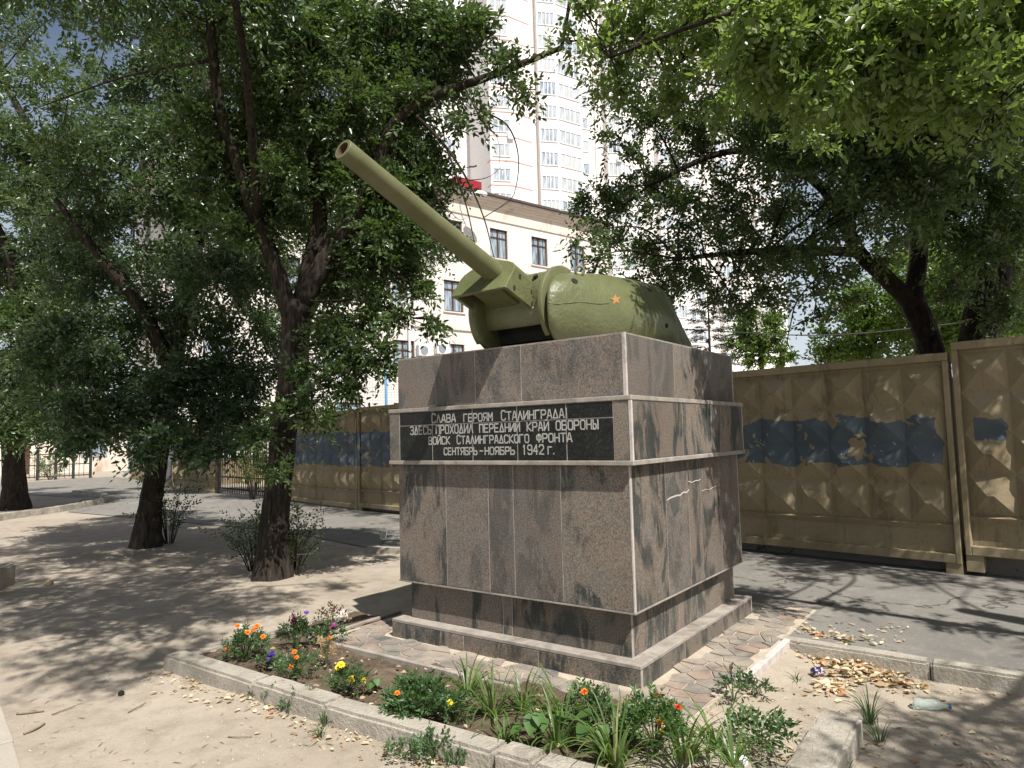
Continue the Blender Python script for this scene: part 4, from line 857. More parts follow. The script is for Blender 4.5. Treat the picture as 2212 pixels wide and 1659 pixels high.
def tree(name, label, trunk, limbs, lobes, leafL, leafW, mat='leaf', bark='bark', nleaf=11, L=.34, group=None, seed=1, bare=(), dens=1.0, droop=.15, subtw=3):
    rng = np.random.default_rng(seed); base = np.array(trunk[0][0], float); e = empty(name, tuple(base)); tag(e, label, 'tree', group)
    trunk_mesh(trunk[0], trunk[1], 18, 6, .055, seed).build('trunk', MAT[bark], e, True, off=base)
    nodes = [np.array(p) for p in catmull(trunk[0], 5)[len(trunk[0]) * 2:]]
    for pts, rad in limbs:
        trunk_mesh(pts, rad, 12, 6, .05, seed + 3).build('limb', MAT[bark], e, True, off=base); nodes += [np.array(p) for p in catmull(pts, 5)[3:]]
    for pts, r0 in bare: MB().tube(catmull(pts, 5), [r0 * (1 - .8 * k / (len(pts) * 5 - 5)) for k in range(len(pts) * 5 - 4)], 6).build('bare_twig', MAT['bark'], e, True, off=base)
    parts = []; br = MB(); prng = random.Random(seed)
    NA = np.array(nodes)
    for (c, R, N) in lobes:
        c = np.array(c, float); N = int(N * dens * 1.55); P, D = lobe_points(c, R, N, rng); parts.append(sprays(P - D * L * .5, D, L * rng.uniform(.7, 1.25, N), leafL, leafW, nleaf, droop, rng))
        dd = np.linalg.norm(NA - c, axis=1) + np.maximum(0, NA[:, 2] - c[2]) * .8; a = NA[int(np.argmin(dd))]; ln = np.linalg.norm(c - a)
        mid = (a + c) / 2 + rng.normal(0, .07 * ln, 3) + np.array([0, 0, .08 * ln]); r0 = min(.024, .009 + .006 * ln)
        br.tube(catmull([a, mid, c], 4), [r0 * (1 - .075 * k) for k in range(9)], 6)
        for k in range(subtw): q = P[int(rng.integers(0, N))]; m2 = (c + q) / 2 + rng.normal(0, .06, 3); br.tube([mid * .3 + c * .7, m2, q], [.009, .006, .003], 4, False)
    if br.v: tag(br.build('branches', MAT[bark], e, True, off=base), kind='stuff')
    if parts:
        v, q = merge(parts); tag(link('crown', np_mesh('crown', v - base, q), MAT[mat], e), kind='stuff')
    return e
def PXL(lst, R, N, Y=None, jy=.6, seed=0):
    """lobes from picture positions: (px, py[, depth[, R[, N]]])"""
    rg = random.Random(seed); out = []
    for t in lst:
        y = t[2] if len(t) > 2 and t[2] else Y + rg.uniform(-jy, jy); out.append((AT(t[0], t[1], y), (t[3] if len(t) > 3 and t[3] else R) * rg.uniform(.85, 1.15), t[4] if len(t) > 4 else N))
    return out
def pth(lst, Y): return [AT(t[0], t[1], t[2] if len(t) > 2 else Y) for t in lst]
def wl3(lst, N): return [((x, y, z), r, int(N * r)) for x, y, z, r in lst]

# --- nearest tree, left of the pedestal
tr = pth([(587, 1272), (592, 1180), (598, 1090), (612, 950), (626, 800), (640, 650)], 8.38)
lm = [(pth([(648, 680, 8.38), (672, 560, 8.4), (690, 480, 8.4), (687, 417, 8.45), (664, 278, 8.55), (616, 116, 8.7), (560, -80, 8.9)], 8.4), [.12, .105, .092, .084, .076, .065, .05]),
      (pth([(632, 690, 8.36), (592, 570, 8.2), (556, 480, 8.1), (520, 370, 8.0), (480, 259, 7.9), (458, 93, 7.7), (440, -120, 7.4)], 8.2), [.11, .095, .085, .076, .066, .052, .04]),
      (pth([(655, 650, 8.38), (715, 540, 8.3), (765, 480, 8.2), (812, 380, 8.1), (852, 267, 8.0), (941, 206, 7.9), (1056, 165, 7.8), (1213, 103, 7.7)], 8.2), [.13, .12, .11, .09, .07, .055, .045, .03]),
      (pth([(690, 545, 8.36), (700, 520, 8.34), (706, 505, 8.33)], 8.3), [.10, .085, .08]),
      ([AT(560, 480, 8.1), np.array([-2.7, 6.9, 5.6]), np.array([-2.3, 5.2, 6.1]), np.array([-2.0, 3.8, 5.7])], [.05, .04, .03, .02])]
lob = PXL([(560, 40), (640, 60), (720, 30), (800, 60), (880, 40), (950, 50), (980, 110), (900, 130), (820, 150), (740, 120), (660, 160), (580, 150), (930, 200), (850, 230), (770, 230), (700, 260), (620, 260), (550, 260), (500, 150), (480, 40),
           (760, 330), (840, 320), (910, 330), (940, 400), (880, 420), (810, 420), (730, 410), (620, 380), (560, 400), (500, 340), (900, 500), (840, 500), (780, 540), (860, 570), (740, 600), (620, 470), (560, 500), (500, 460), (450, 260), (470, 380),
           (810, 640, 8.3, .34, 60), (760, 690, 8.2, .36, 70), (850, 680, 8.2, .3, 45), (720, 740, 8.1, .36, 70), (790, 760, 8.1, .34, 60), (840, 790, 8.0, .28, 45), (700, 800, 7.9, .34, 60), (760, 830, 8.0, .3, 45), (680, 690, 8.6, .3, 40), (900, 620, 8.2, .25, 30), (930, 690, 8.1, .2, 20), (700, 900, 7.7, .26, 36), (640, 880, 7.7, .28, 40), (590, 1010, 7.7, .20, 16), (560, 930, 7.8, .26, 30), (1010, 260, 7.8, .3, 26), (1080, 140, 7.7, .3, 34), (1130, 200, 7.7, .25, 20), (990, 40, 7.8, .35, 60), (1050, 60, 7.8, .26, 26)], .42, 118, 8.25, .5, 2)
lob += wl3([(-1.9, 3.5, 5.3, .8), (-2.9, 3.8, 5.7, .9), (-2.3, 4.7, 6.2, .9), (-3.6, 4.6, 6.0, .9), (-4.6, 4.2, 6.2, .9), (-3.0, 5.8, 6.6, 1.0), (-4.4, 6.4, 6.8, 1.0), (-1.7, 5.8, 6.8, .8), (-5.4, 5.4, 6.4, .9), (-3.9, 7.4, 7.2, 1.0), (-5.6, 7.6, 7.4, 1.0), (-2.6, 7.2, 7.6, .9), (-6.6, 6.6, 7.0, 1.0)], 300)
bare = [(pth([(900, 250), (965, 320), (1010, 390), (1045, 470), (1068, 560)], 7.8), .022), (pth([(965, 320), (1000, 420), (1020, 500), (1035, 590)], 7.8), .014), (pth([(1030, 235), (1095, 270), (1120, 340), (1110, 420), (1080, 450)], 7.75), .012), (pth([(1045, 470), (1090, 440), (1125, 405)], 7.8), .006), (pth([(935, 210), (960, 300), (940, 400), (985, 470), (1010, 470)], 7.85), .010), (pth([(1000, 180), (1040, 260), (1075, 300), (1080, 380)], 7.75), .009), (pth([(1010, 390), (1060, 380), (1110, 330)], 7.8), .006), (pth([(676, 170), (700, 230), (735, 295), (790, 308)], 7.9), .008), (pth([(735, 295), (750, 330), (800, 350)], 7.9), .005), (pth([(930, 390), (955, 450), (985, 500), (1020, 520)], 7.9), .006)]
for gx_, gy_, R_, n_ in ((450, 1320, .7, 170), (550, 1300, .6, 140), (350, 1420, .6, 130), (470, 1240, .7, 170), (150, 1440, .7, 150), (250, 1330, .7, 170), (650, 1225, .6, 110), (100, 1340, .7, 150), (720, 1260, .4, 30), (60, 1240, .7, 150), (380, 1290, .7, 170), (330, 1180, .8, 150), (150, 1150, .9, 170), (500, 1170, .8, 160), (750, 1150, .8, 130), (600, 1120, .8, 150)):
    P_ = G(gx_, gy_); SV = np.array(SUNV); lob.append((P_ + SV * (6.6 / SV[2]), R_, n_ * .55))
for tx_, ty_, tz_ in ((-2.6, 15.2, 1.2), (-3.7, 16.4, 1.0), (-5.0, 18.0, 1.0), (-1.5, 14.0, 1.0), (-4.3, 17.0, 1.8), (-3.1, 15.8, 1.8)):
    lob.append((np.array([tx_, ty_, tz_]) + SV * ((11.0 - tz_) / SV[2]), .95, 200))
tree('elm_tree', 'forked elm standing nearest the left side of the pedestal behind the gun barrel', (tr, [.27, .19, .16, .145, .142, .155]), lm, lob, .092, .040, 'leaf', 'bark', 9, .34, 'elms along the path', 11, bare, .95)
# --- second tree
tr = pth([(316, 1200), (322, 1120), (332, 1040), (347, 940), (372, 800), (400, 640), (428, 480), (442, 330), (450, 180)], 11.1)
lm = [(pth([(372, 800, 11.1), (300, 660, 10.7), (205, 540, 10.3), (120, 430, 10.0)], 11), [.13, .10, .07, .04]), (pth([(395, 660, 11.1), (470, 560, 10.8), (540, 480, 10.5)], 11), [.10, .07, .04]), (pth([(350, 930, 11.1), (260, 880, 10.3), (150, 860, 9.6)], 11), [.08, .05, .02])]
lob = PXL([(300, 420), (210, 470), (400, 450), (470, 590), (350, 560), (250, 590), (150, 600), (430, 690), (330, 690), (220, 720), (120, 720), (480, 800), (390, 800), (280, 820), (180, 830), (90, 800), (440, 890), (350, 900), (250, 910), (160, 900), (560, 700), (540, 800), (500, 880), (350, 300), (420, 300), (270, 300), (430, 160), (340, 160), (250, 220), (400, 60), (300, 60), (470, 480), (530, 580), (110, 500), (180, 360),
           (120, 880, 9.4, .4, 70), (200, 950, 9.4, .32, 44), (300, 960, 9.6, .32, 44), (400, 950, 9.8, .34, 50), (470, 960, 9.8, .28, 36), (540, 930, 9.6, .26, 30)], .62, 150, 10.8, .9, 3)
tree('elm_tree', 'second elm from the pedestal, single leaning trunk with low drooping branches', (tr, [.27, .185, .16, .15, .145, .14, .13, .11, .08]), lm, lob, .106, .046, 'leaf_blue', 'bark', 9, .40, 'elms along the path', 12, dens=.95)
# --- far left tree on the planting strip
tr = pth([(33, 1108), (30, 1040), (28, 950), (40, 800), (70, 600), (110, 400), (150, 260)], 19.15)
lm = [(pth([(50, 700, 19.1), (20, 560, 18.6), (-40, 420, 18)], 19), [.2, .15, .1]), (pth([(100, 450, 19), (70, 300, 18.7), (0, 160, 18.4)], 19), [.14, .11, .07])]
lob = PXL([(40, 300), (120, 350), (30, 420), (130, 480), (40, 560), (120, 620), (30, 690), (100, 740), (30, 800), (90, 860), (30, 900), (170, 420), (200, 560), (190, 680), (180, 800), (20, 180, None, .8, 60), (20, 60, None, .9, 90), (140, 230, None, .6, 40), (60, 930, 18, .6, 70), (130, 930, 18, .6, 60), (-30, 600), (-40, 400), (-30, 800), (90, 140, None, .5, 26), (190, 130, None, .6, 40), (230, 40, None, .6, 40), (150, 20, None, .5, 20)], 1.0, 170, 18.6, 1.2, 4)
tree('elm_tree', 'thick elm at the far left edge on the kerbed planting strip', (tr, [.40, .29, .265, .255, .23, .19, .13]), lm, lob, .15, .062, 'leaf', 'bark', 10, .6, 'elms along the path', 13)
# --- two trees behind the fence, seen through the nearer crowns
tr = pth([(645, 1010), (648, 880), (655, 700), (690, 500), (720, 300)], 20.5); tr[0][2] = 0
lob = PXL([(720, 480, 16), (790, 440, 16), (860, 450, 15.5), (700, 560, 17), (800, 520, 16), (870, 520, 15), (640, 420, 17), (600, 300, 18), (680, 330, 18), (760, 300, 17), (850, 290, 17), (560, 200, 18), (680, 180, 18), (780, 160, 18), (880, 170, 17), (600, 80, 18), (720, 60, 18), (840, 60, 18), (910, 250, 16.5, .5, 50), (660, 650, 17, .5, 46), (560, 560, 18), (500, 460, 19), (440, 380, 19), (520, 330, 19), (430, 560, 20), (380, 460, 20), (330, 250, 20), (400, 180, 20), (480, 120, 20)], 1.0, 125, 17, .8, 5)
tree('yard_tree', 'tall tree in the yard behind the nearest elm trunk', (tr, [.30, .25, .22, .18, .12]), [(pth([(655, 700, 20.5), (760, 520, 18.5), (850, 420, 17)], 19), [.15, .10, .05]), (pth([(650, 760, 20.5), (560, 560, 20), (440, 420, 20)], 20), [.15, .10, .05])], lob, .14, .058, 'leaf_blue', 'bark_dark', 10, .55, 'trees behind the fence', 14)
# --- two dark trunks behind the fence on the right
tr = pth([(2052, 1000), (2030, 850), (2012, 755), (1992, 700), (1966, 640)], 10.6); tr[0][2] = 0
lm = [(pth([(1975, 660, 10.6), (1905, 592, 10.4), (1852, 540, 10.2), (1822, 470, 10.0), (1770, 400, 9.8), (1680, 340, 9.6), (1560, 330, 9.5), (1400, 400, 9.5)], 10), [.135, .12, .105, .095, .075, .06, .045, .03]), (pth([(1970, 650, 10.6), (1985, 540, 10.6), (1970, 420, 10.5), (1955, 300, 10.3), (1935, 180, 10), (1890, 40, 9.7)], 10.5), [.14, .125, .11, .095, .075, .05]),
      (pth([(1850, 545, 10.2), (1740, 540, 9.8), (1600, 545, 9.5), (1470, 560, 9.3)], 10), [.08, .06, .045, .02])]
lob = PXL([(1300, 470), (1370, 540), (1290, 560, None, .28, 36), (1440, 430), (1420, 600, None, .4, 80), (1510, 540), (1550, 450), (1590, 600, None, .45, 90), (1640, 510), (1500, 340), (1610, 380), (1690, 440), (1740, 530), (1710, 340), (1810, 420), (1840, 320), (1930, 400), (1790, 600, None, .4, 60), (1350, 330, None, .35, 50), (1400, 390), (1540, 640, None, .36, 60), (1680, 590), (1650, 640, None, .3, 40), (1580, 280), (1680, 250), (1780, 260), (1880, 220), (1480, 250), (1380, 260, None, .35, 50), (1870, 480), (1900, 560, None, .4, 60), (1760, 680, None, .2, 18), (1820, 660, None, .25, 26), (1330, 430, None, .35, 60), (1480, 480), (1260, 500, None, .25, 26), (1600, 680, None, .22, 24), (1470, 620, None, .35, 55)], .52, 130, 9.8, .8, 6)
lob += PXL([(1850, 380, 8.0), (1930, 300, 7.8), (2010, 380, 7.6), (1960, 450, 7.9), (1880, 200, 7.6), (2060, 280, 7.4), (1780, 330, 8.4), (1990, 180, 7.3), (1700, 300, 8.8), (2080, 160, 7.2)], .6, 160, 8, .2, 7)
tree('maple_tree', 'dark forked tree rising behind the fence right of the pedestal', (tr, [.23, .195, .18, .175, .175]), lm, lob, .085, .042, 'leaf', 'bark_dark', 10, .36, 'trees behind the fence', 15, [(pth([(1830, 540), (1765, 600), (1722, 650), (1708, 700), (1702, 742), (1725, 768), (1790, 786)], 9.3), .014), (pth([(1722, 650), (1690, 700), (1640, 740)], 9.3), .006), (pth([(1850, 350), (1875, 420), (1905, 470), (1880, 520), (1840, 540)], 9), .008), (pth([(1905, 470), (1960, 460), (2010, 430)], 9), .006), (pth([(1905, 470), (1960, 485), (2030, 470)], 9), .006), (pth([(1600, 430), (1660, 470), (1650, 530)], 9), .006)], .62)
tr = pth([(2098, 980), (2106, 850), (2118, 720), (2140, 600), (2168, 450), (2190, 330), (2215, 150), (2240, -40)], 9.9); tr[0][2] = 0
lob = PXL([(2050, 500), (2150, 450), (2100, 370), (2185, 590), (2010, 300), (2190, 280), (2070, 230), (2120, 540, None, .4, 60), (2180, 160), (2090, 90), (2030, 420), (2160, 680, None, .4, 60), (2060, 600, None, .3, 36), (2205, 480), (2000, 500, None, .35, 46)], .55, 130, 9.5, .7, 8)
lob += wl3([(4.6, 6.6, 5.6, .9), (5.3, 6.0, 5.6, .9), (6.1, 5.2, 5.8, .9), (3.8, 7.4, 5.8, .9), (3.0, 8.0, 6.0, .9), (5.6, 7.2, 5.4, .9), (6.3, 6.2, 5.6, 1.0), (6.6, 7.4, 6.2, 1.0), (5.0, 8.2, 5.6, .9), (7.2, 5.6, 6.0, 1.0), (7.4, 7.2, 6.4, 1.0), (4.3, 8.8, 6.2, .9), (3.5, 9.6, 6.6, .9), (5.2, 6.6, 6.8, 1.0), (4.2, 7.6, 7.0, 1.0), (2.8, 8.8, 7.4, .9), (2.2, 10.4, 7.2, .9), (6.0, 8.6, 7.2, 1.0)], 210)
tree('maple_tree', 'thick dark leaning trunk behind the fence at the right edge', (tr, [.31, .27, .25, .245, .235, .225, .19, .14]), [(pth([(2190, 330, 9.9), (2100, 250, 9.2), (2010, 180, 8.6), (1930, 150, 8.2)], 9), [.10, .075, .05, .03])], lob, .085, .042, 'leaf', 'bark_dark', 10, .36, 'trees behind the fence', 16)
# --- near tree outside the right edge whose boughs hang into the picture
lob = PXL([(1740, 300, 6.2, .3, 26), (1720, 60, 5.1), (1800, 150, 5.0), (1880, 50, 5.0), (1930, 180, 4.9), (2010, 90, 4.7), (2080, 190, 4.6), (2150, 80, 4.5), (2190, 210, 4.4), (2060, 10, 4.6), (1960, -50, 4.8), (1840, -50, 5.1), (1660, 130, 5.1), (1560, 60, 6.3), (1480, 130, 6.6), (1400, 60, 6.8), (1310, 120, 7.1), (1270, 30, 7.2), (1420, -30, 6.8), (1600, -40, 6.1), (1710, 210, 5.3), (1580, 190, 6.5), (1340, 200, 7.2, .3, 26), (1230, 90, 7.4, .26, 20), (1460, 230, 6.9, .32, 36), (1500, 30, 6.5), (1350, -10, 7.0), (2200, 20, 4.4), (2120, 280, 4.7, .26, 24), (1860, 250, 5.4, .3, 30), (1990, 250, 5.1, .28, 26), (1650, 50, 4.6, .28, 34), (1720, 15, 4.7, .34, 60), (1780, 90, 4.9, .34, 60), (1605, 5, 4.5, .2, 14), (1900, 80, 4.6, .34, 60), (1840, 130, 4.6, .3, 50), (1960, 60, 4.6, .34, 60)], .42, 74, 5, .3, 9)
lob += [((x_, y_, z_), .3, 40) for x_, y_, z_ in ((5.4, 3.0, 3.6), (4.9, 3.4, 4.0), (4.4, 3.8, 4.3), (3.9, 4.2, 4.6), (3.4, 4.55, 4.75))]
lob += wl3([(3.4, 4.0, 4.5, .45), (3.0, 4.3, 4.5, .4), (4.3, 1.1, 5.0, .8), (4.8, .7, 5.6, .9), (3.6, .5, 5.0, .6), (4.6, .2, 5.8, .8), (5.6, 5.4, 5.2, .8), (5.0, 4.9, 5.1, .7), (6.3, 4.6, 5.6, 1.0), (6.8, 3.4, 6.4, .8), (6.8, 1.6, 6.2, 1.0)], 130)
SV = np.array(SUNV)
for (a_, b_, c_, R_, n_) in ((1.09, .55, 2.1, .24, 26), (1.09, .8, 1.6, .28, 34), (1.09, .55, 1.15, .2, 18), (1.09, .85, .8, .26, 26), (.8, .55, 2.75, .30, 60), (.8, .30, 2.8, .24, 44), (.85, .05, 2.75, .2, 24), (.9, .3, 2.5, .22, 34), (1.09, .2, 2.2, .16, 8), (.85, -.25, 2.7, .14, 6)):
    P_ = fromloc(a_, b_, c_); lob.append((P_ + SV * ((4.45 - c_) / SV[2]), R_, n_))
lob += wl3([(4.6, -1.6, 6.2, 1.3), (2.6, -2.6, 6.4, 1.3), (.6, -2.6, 6.6, 1.3), (-1.4, -2.4, 6.8, 1.3), (5.4, -3.4, 6.8, 1.4), (3.4, -4.6, 6.8, 1.4), (1.2, -4.8, 7.0, 1.4), (-.9, -4.6, 7.0, 1.4), (7.4, -1.2, 6.8, 1.4), (-3.2, -2.2, 7.0, 1.3), (-3.0, -4.4, 7.2, 1.4), (7.4, -4.2, 7.0, 1.4)], 230)  # unseen boughs behind the camera, added to cut ground bounce and sky fill
tree('elm_tree', 'near elm whose bright boughs hang in from the top right corner', ([np.array(p) for p in ((6.2, 2.4, -.05), (6.2, 2.45, .8), (6.1, 2.5, 1.8), (6.0, 2.6, 3.0), (5.9, 2.7, 4.4), (5.8, 2.7, 5.8))], [.34, .26, .23, .20, .16, .10]), [([np.array(p) for p in ((6.0, 2.6, 3.0), (5.0, 3.3, 3.9), (4.0, 4.1, 4.5), (3.0, 4.8, 4.9), (2.0, 5.8, 5.3), (1.1, 6.8, 5.5))], [.07, .055, .042, .032, .024, .014]), ([np.array(p) for p in ((5.95, 2.65, 3.6), (5.2, 1.9, 4.7), (4.3, 1.0, 5.2))], [.09, .06, .03]), ([np.array(p) for p in ((5.9, 2.7, 4.2), (5.2, .4, 5.6), (3.4, -2.0, 6.3), (.6, -3.4, 6.6), (-2.6, -3.4, 6.9))], [.09, .07, .05, .03, .015])], lob, .088, .042, 'leaf_near', 'bark', 9, .33, 'elms along the path', 17, dens=.62, subtw=4)
# --- trees beyond the fence, sunlit
tr = pth([(1648, 900), (1645, 790), (1640, 740), (1632, 690)], 18.5); tr[0][2] = 0
tree('young_tree', 'small bright green sapling between the spruce and the fence end', (tr, [.07, .055, .045, .025]), [], PXL([(1620, 690), (1655, 680), (1640, 735), (1600, 750), (1680, 745), (1665, 710), (1610, 720), (1690, 770, None, .3), (1640, 780)], .40, 55, 18.5, .4, 10), .12, .06, 'leaf_bright', 'bark', 8, .3, None, 18)
tr = pth([(1985, 1000), (1985, 800), (1980, 650), (1960, 560)], 19); tr[0][2] = 0
tree('yard_tree', 'sunlit light green tree far behind the fence and the forked trunk', (tr, [.16, .14, .12, .07]), [], PXL([(1800, 740, None, .5, 50), (1850, 700), (1900, 650), (1880, 750), (1950, 720), (1990, 640), (2020, 560), (1830, 640, None, .5, 40), (1920, 570, None, .6, 60), (2050, 700), (1785, 770, None, .4, 30), (1850, 770)], .85, 130, 18.5, 1.0, 12), .15, .075, 'leaf_bright', 'bark_dark', 9, .5, 'sunlit trees in the yard', 19)
tr = pth([(2200, 1000), (2195, 760), (2180, 620), (2170, 520)], 17); tr[0][2] = 0
tree('yard_tree', 'sunlit light green tree behind the thick leaning trunk at the right edge', (tr, [.16, .14, .12, .07]), [], PXL([(2060, 640), (2100, 560), (2180, 640), (2120, 700), (2200, 710), (2080, 720), (2150, 580), (2200, 540), (2230, 640), (2040, 560)], .85, 130, 16.5, 1.0, 13), .15, .075, 'leaf_bright', 'bark_dark', 9, .5, 'sunlit trees in the yard', 20)
# --- small dark spruce
sp0 = AT(1532, 760, 13.0); spx, spy = sp0[0], sp0[1]; e = empty('spruce_tree', (spx, spy, 0)); tag(e, 'small dark spruce standing just behind the right end of the turret', 'tree')
ztop = AT(1530, 632, 13.0)[2]; MB().tube([(0, 0, -.05), (0, 0, 1.5), (.02, 0, ztop)], [.07, .05, .008], 8).build('trunk', MAT['bark_dark'], e, True)
rng = np.random.default_rng(21); Pp = []; Dd = []
for z in np.arange(1.2, ztop - .05, .17):
    r = .12 + .62 * min(1, (ztop - z) / 2.2); nb = 8
    for k in range(nb):
        a = 2 * math.pi * k / nb + rng.uniform(-.3, .3)
        for q in np.linspace(.15, 1, 6): Pp.append((math.cos(a) * r * q, math.sin(a) * r * q, z - .22 * r * q * q + .1 * q)); Dd.append((math.cos(a), math.sin(a), -.15))
tag(link('crown', np_mesh('crown', *sprays(np.array(Pp), np.array(Dd), .20, .075, .016, 14, .1, rng, .3)), MAT['leaf_spruce'], e), kind='stuff')
# --- suckers at the trunk feet
def shrub(name, label, px, Y0, R, N, leafL, mat, h, seed, group=None, L=.3):
    rng = np.random.default_rng(seed); c = G(*px); c[2] = hgt(c[0], c[1]); e = empty(name, tuple(c)); tag(e, label, 'shrub', group); st = MB(); P = []; D = []
    for k in range(int(N / 7) + 3):
        a = rng.uniform(0, 6.28); rr = R * rng.uniform(.3, 1); hh = h * rng.uniform(.5, 1); tip = np.array([math.cos(a) * rr, math.sin(a) * rr, hh]); b = np.array([math.cos(a) * .05, math.sin(a) * .05, -.03]); md = (tip + b) / 2 + np.array([0, 0, .12 * h])
        st.tube(catmull([b, md, tip], 3), [.008, .007, .006, .005, .004, .003, .002], 4, False)
        for t in np.linspace(.25, 1, 7): q = (1 - t) ** 2 * b + 2 * t * (1 - t) * md + t * t * tip; P.append(q + rng.normal(0, .03, 3)); D.append(unit(tip - b) + rng.normal(0, .55, 3))
    st.build('stems', MAT['bark'], e); v, q = sprays(np.array(P), np.array(D), L, leafL, leafL * .42, 9, .2, rng); tag(link('foliage', np_mesh('foliage', v, q), MAT[mat], e), kind='stuff'); return e
shrub('sucker_shrub', 'leafy suckers left of the foot of the nearest elm', (548, 1236), 8, .60, 120, .055, 'leaf_blue', .75, 31, 'suckers at the tree feet')
shrub('sucker_shrub', 'yellow green suckers right of the foot of the nearest elm', (632, 1250), 8, .40, 100, .05, 'leaf', .75, 32, 'suckers at the tree feet')
shrub('sucker_shrub', 'small leafy shoots beside the foot of the second elm', (365, 1180), 8, .55, 90, .06, 'leaf', 1.0, 33, 'suckers at the tree feet')
shrub('gate_bush', 'loose green bush growing in front of the barred gate', (545, 1080), 8, .9, 260, .08, 'leaf_near', 2.6, 34, None, .45)
shrub('gate_bush', 'green bush by the railing at the far left', (108, 1036), 8, .9, 120, .10, 'leaf_bright', 1.2, 35, None, .45)
for k in range(2):
    pts = [AT(700, 790 - 30 * k, 9 + k), AT(930, 820, 30)] if k == 0 else [AT(1480, 712, 14), AT(1780, 724, 14), AT(2050, 700, 14), AT(2230, 672, 14)]
    if k == 0: continue
    tag(MB().tube(catmull(pts, 8), .012, 5).build('overhead_cable', MAT['cable'], None, True), 'thin black cable strung across the pale sky behind the fence', 'cable')

# ================================================================== FLOWER BED PLANTS
SOIL = .035
def petals(c, axis, r, rings, rng, cup=.25):
    axis = np.array(axis, float) / np.linalg.norm(axis); u = unit(np.cross(axis, [.3, .9, .2])); w = np.cross(axis, u); B = []; D = []; N_ = []; Ls = []; Ws = []
    for n, rr, tilt in rings:
        for k in range(n):
            a = 2 * math.pi * (k + rng.uniform(-.2, .2)) / n; o = u * math.cos(a) + w * math.sin(a); d = o * math.cos(tilt) + axis * math.sin(tilt); B.append(np.array(c) + o * r * .06 + axis * r * .2 * (1 - rr)); D.append(d); N_.append(axis - o * .2); Ls.append(r * rr); Ws.append(r * rr * 6.5 / n)
    return leaf_geo(np.array(B), unit(np.array(D)), np.array(N_), np.array(Ls), np.array(Ws), .08)
def flower(parent, off, c, axis, r, col, rng, kind='pompom'):
    rings = [(11, 1.0, .05), (10, .85, .35), (8, .62, .75), (5, .4, 1.1)] if kind == 'pompom' else [(5, 1.0, .25)]
    v, q = petals(c, axis, r, rings, rng); return link('flower', np_mesh('flower', v - np.array(off), q), MAT['petal_' + col], parent)
def bed_plant(name, label, cat, px, R, h, n, leafL, mat, flowers, col, seed, fr=.024, kind='pompom', lw=.36, L=.10, nl=9, group=None, z0=SOIL):
    rng = np.random.default_rng(seed); b = G(px[0], px[1], z0); e = empty(name, tuple(b)); tag(e, label, cat, group); st = MB(); P = []; D = []
    for k in range(n):
        a = rng.uniform(0, 6.28); rr = R * math.sqrt(rng.uniform(0, 1)); t = np.array([math.cos(a) * rr, math.sin(a) * rr, h * (1 - .55 * (rr / R) ** 2) * rng.uniform(.45, 1)]); P.append(t * .75); D.append(unit(t + np.array([0, 0, .02])) + rng.normal(0, .45, 3))
        if k % 6 == 0: st.tube([(0, 0, -.02), tuple(t * np.array([.35, .35, .5])), tuple(t * .95)], [.004, .003, .002], 4, False)
    v, q = sprays(np.array(P), np.array(D), L * rng.uniform(.7, 1.2, n), leafL, leafL * lw, nl, .15, rng, .5); tag(link('foliage', np_mesh('foliage', v, q), MAT[mat], e), kind='stuff')
    cdir = unit(CAM - b)
    for f in flowers:
        c = AT(f[0], f[1], b[1] - R * .35 + rng.uniform(-.02, .02)); cl = f[2] if len(f) > 2 else col; fr_ = .82 * fr * (f[3] if len(f) > 3 else 1) * rng.uniform(.9, 1.1)
        st.tube([(0, 0, 0), tuple((c - b) * np.array([.6, .6, .6])), tuple(c - b)], [.0035, .003, .0025], 4, False)
        flower(e, b, c, np.array([cdir[0] * .5 + rng.normal(0, .15), cdir[1] * .5, .8]), fr_, cl, rng, kind)
    st.build('stems', MAT['leaf_flower'], e); return e
MG = 'marigolds in the bed'
bed_plant('marigold', 'leftmost orange marigold bush at the far end of the bed', 'flower', (530, 1423), .17, .24, 95, .036, 'leaf_flower', [(513, 1352), (555, 1352), (568, 1375), (535, 1366), (492, 1402), (548, 1360)], 'orange', 101, .026, group=MG)
bed_plant('marigold', 'orange marigold between the violet petunia and the yellow one', 'flower', (640, 1462), .14, .17, 70, .034, 'leaf_flower', [(636, 1408), (640, 1420), (628, 1440)], 'orange', 102, .024, group=MG)
bed_plant('marigold', 'half dry tall marigold with one small orange head beside the stone edging', 'flower', (705, 1440), .07, .24, 34, .030, 'dry_straw', [(712, 1378)], 'orange', 103, .019, group=MG)
bed_plant('marigold', 'yellow marigold with three big yellow heads', 'flower', (752, 1496), .11, .20, 66, .036, 'leaf_flower', [(737, 1436), (731, 1442), (761, 1467), (785, 1470)], 'yellow', 104, .031, group=MG)
bed_plant('marigold', 'big dense marigold bush with one orange head on its left', 'flower', (905, 1548), .20, .25, 210, .042, 'leaf_flower', [(858, 1497)], 'orange', 105, .024, group=MG)
bed_plant('marigold', 'marigold with a single yellow head right of the dense bush', 'flower', (975, 1552), .10, .13, 55, .036, 'leaf_flower', [(971, 1518)], 'yellow', 106, .026, group=MG)
bed_plant('marigold', 'tall marigold with one orange head among the lily leaves', 'flower', (1275, 1572), .13, .27, 90, .034, 'leaf_flower', [(1262, 1494)], 'orange', 107, .026, group=MG)
bed_plant('marigold', 'dark marigold with red orange heads in front of the pedestal corner', 'flower', (1415, 1622), .15, .36, 150, .036, 'leaf_heart', [(1465, 1527, 'red'), (1418, 1500, 'red', .7), (1425, 1560), (1431, 1581)], 'orange', 108, .027, group=MG)
PG = 'petunias in the bed'
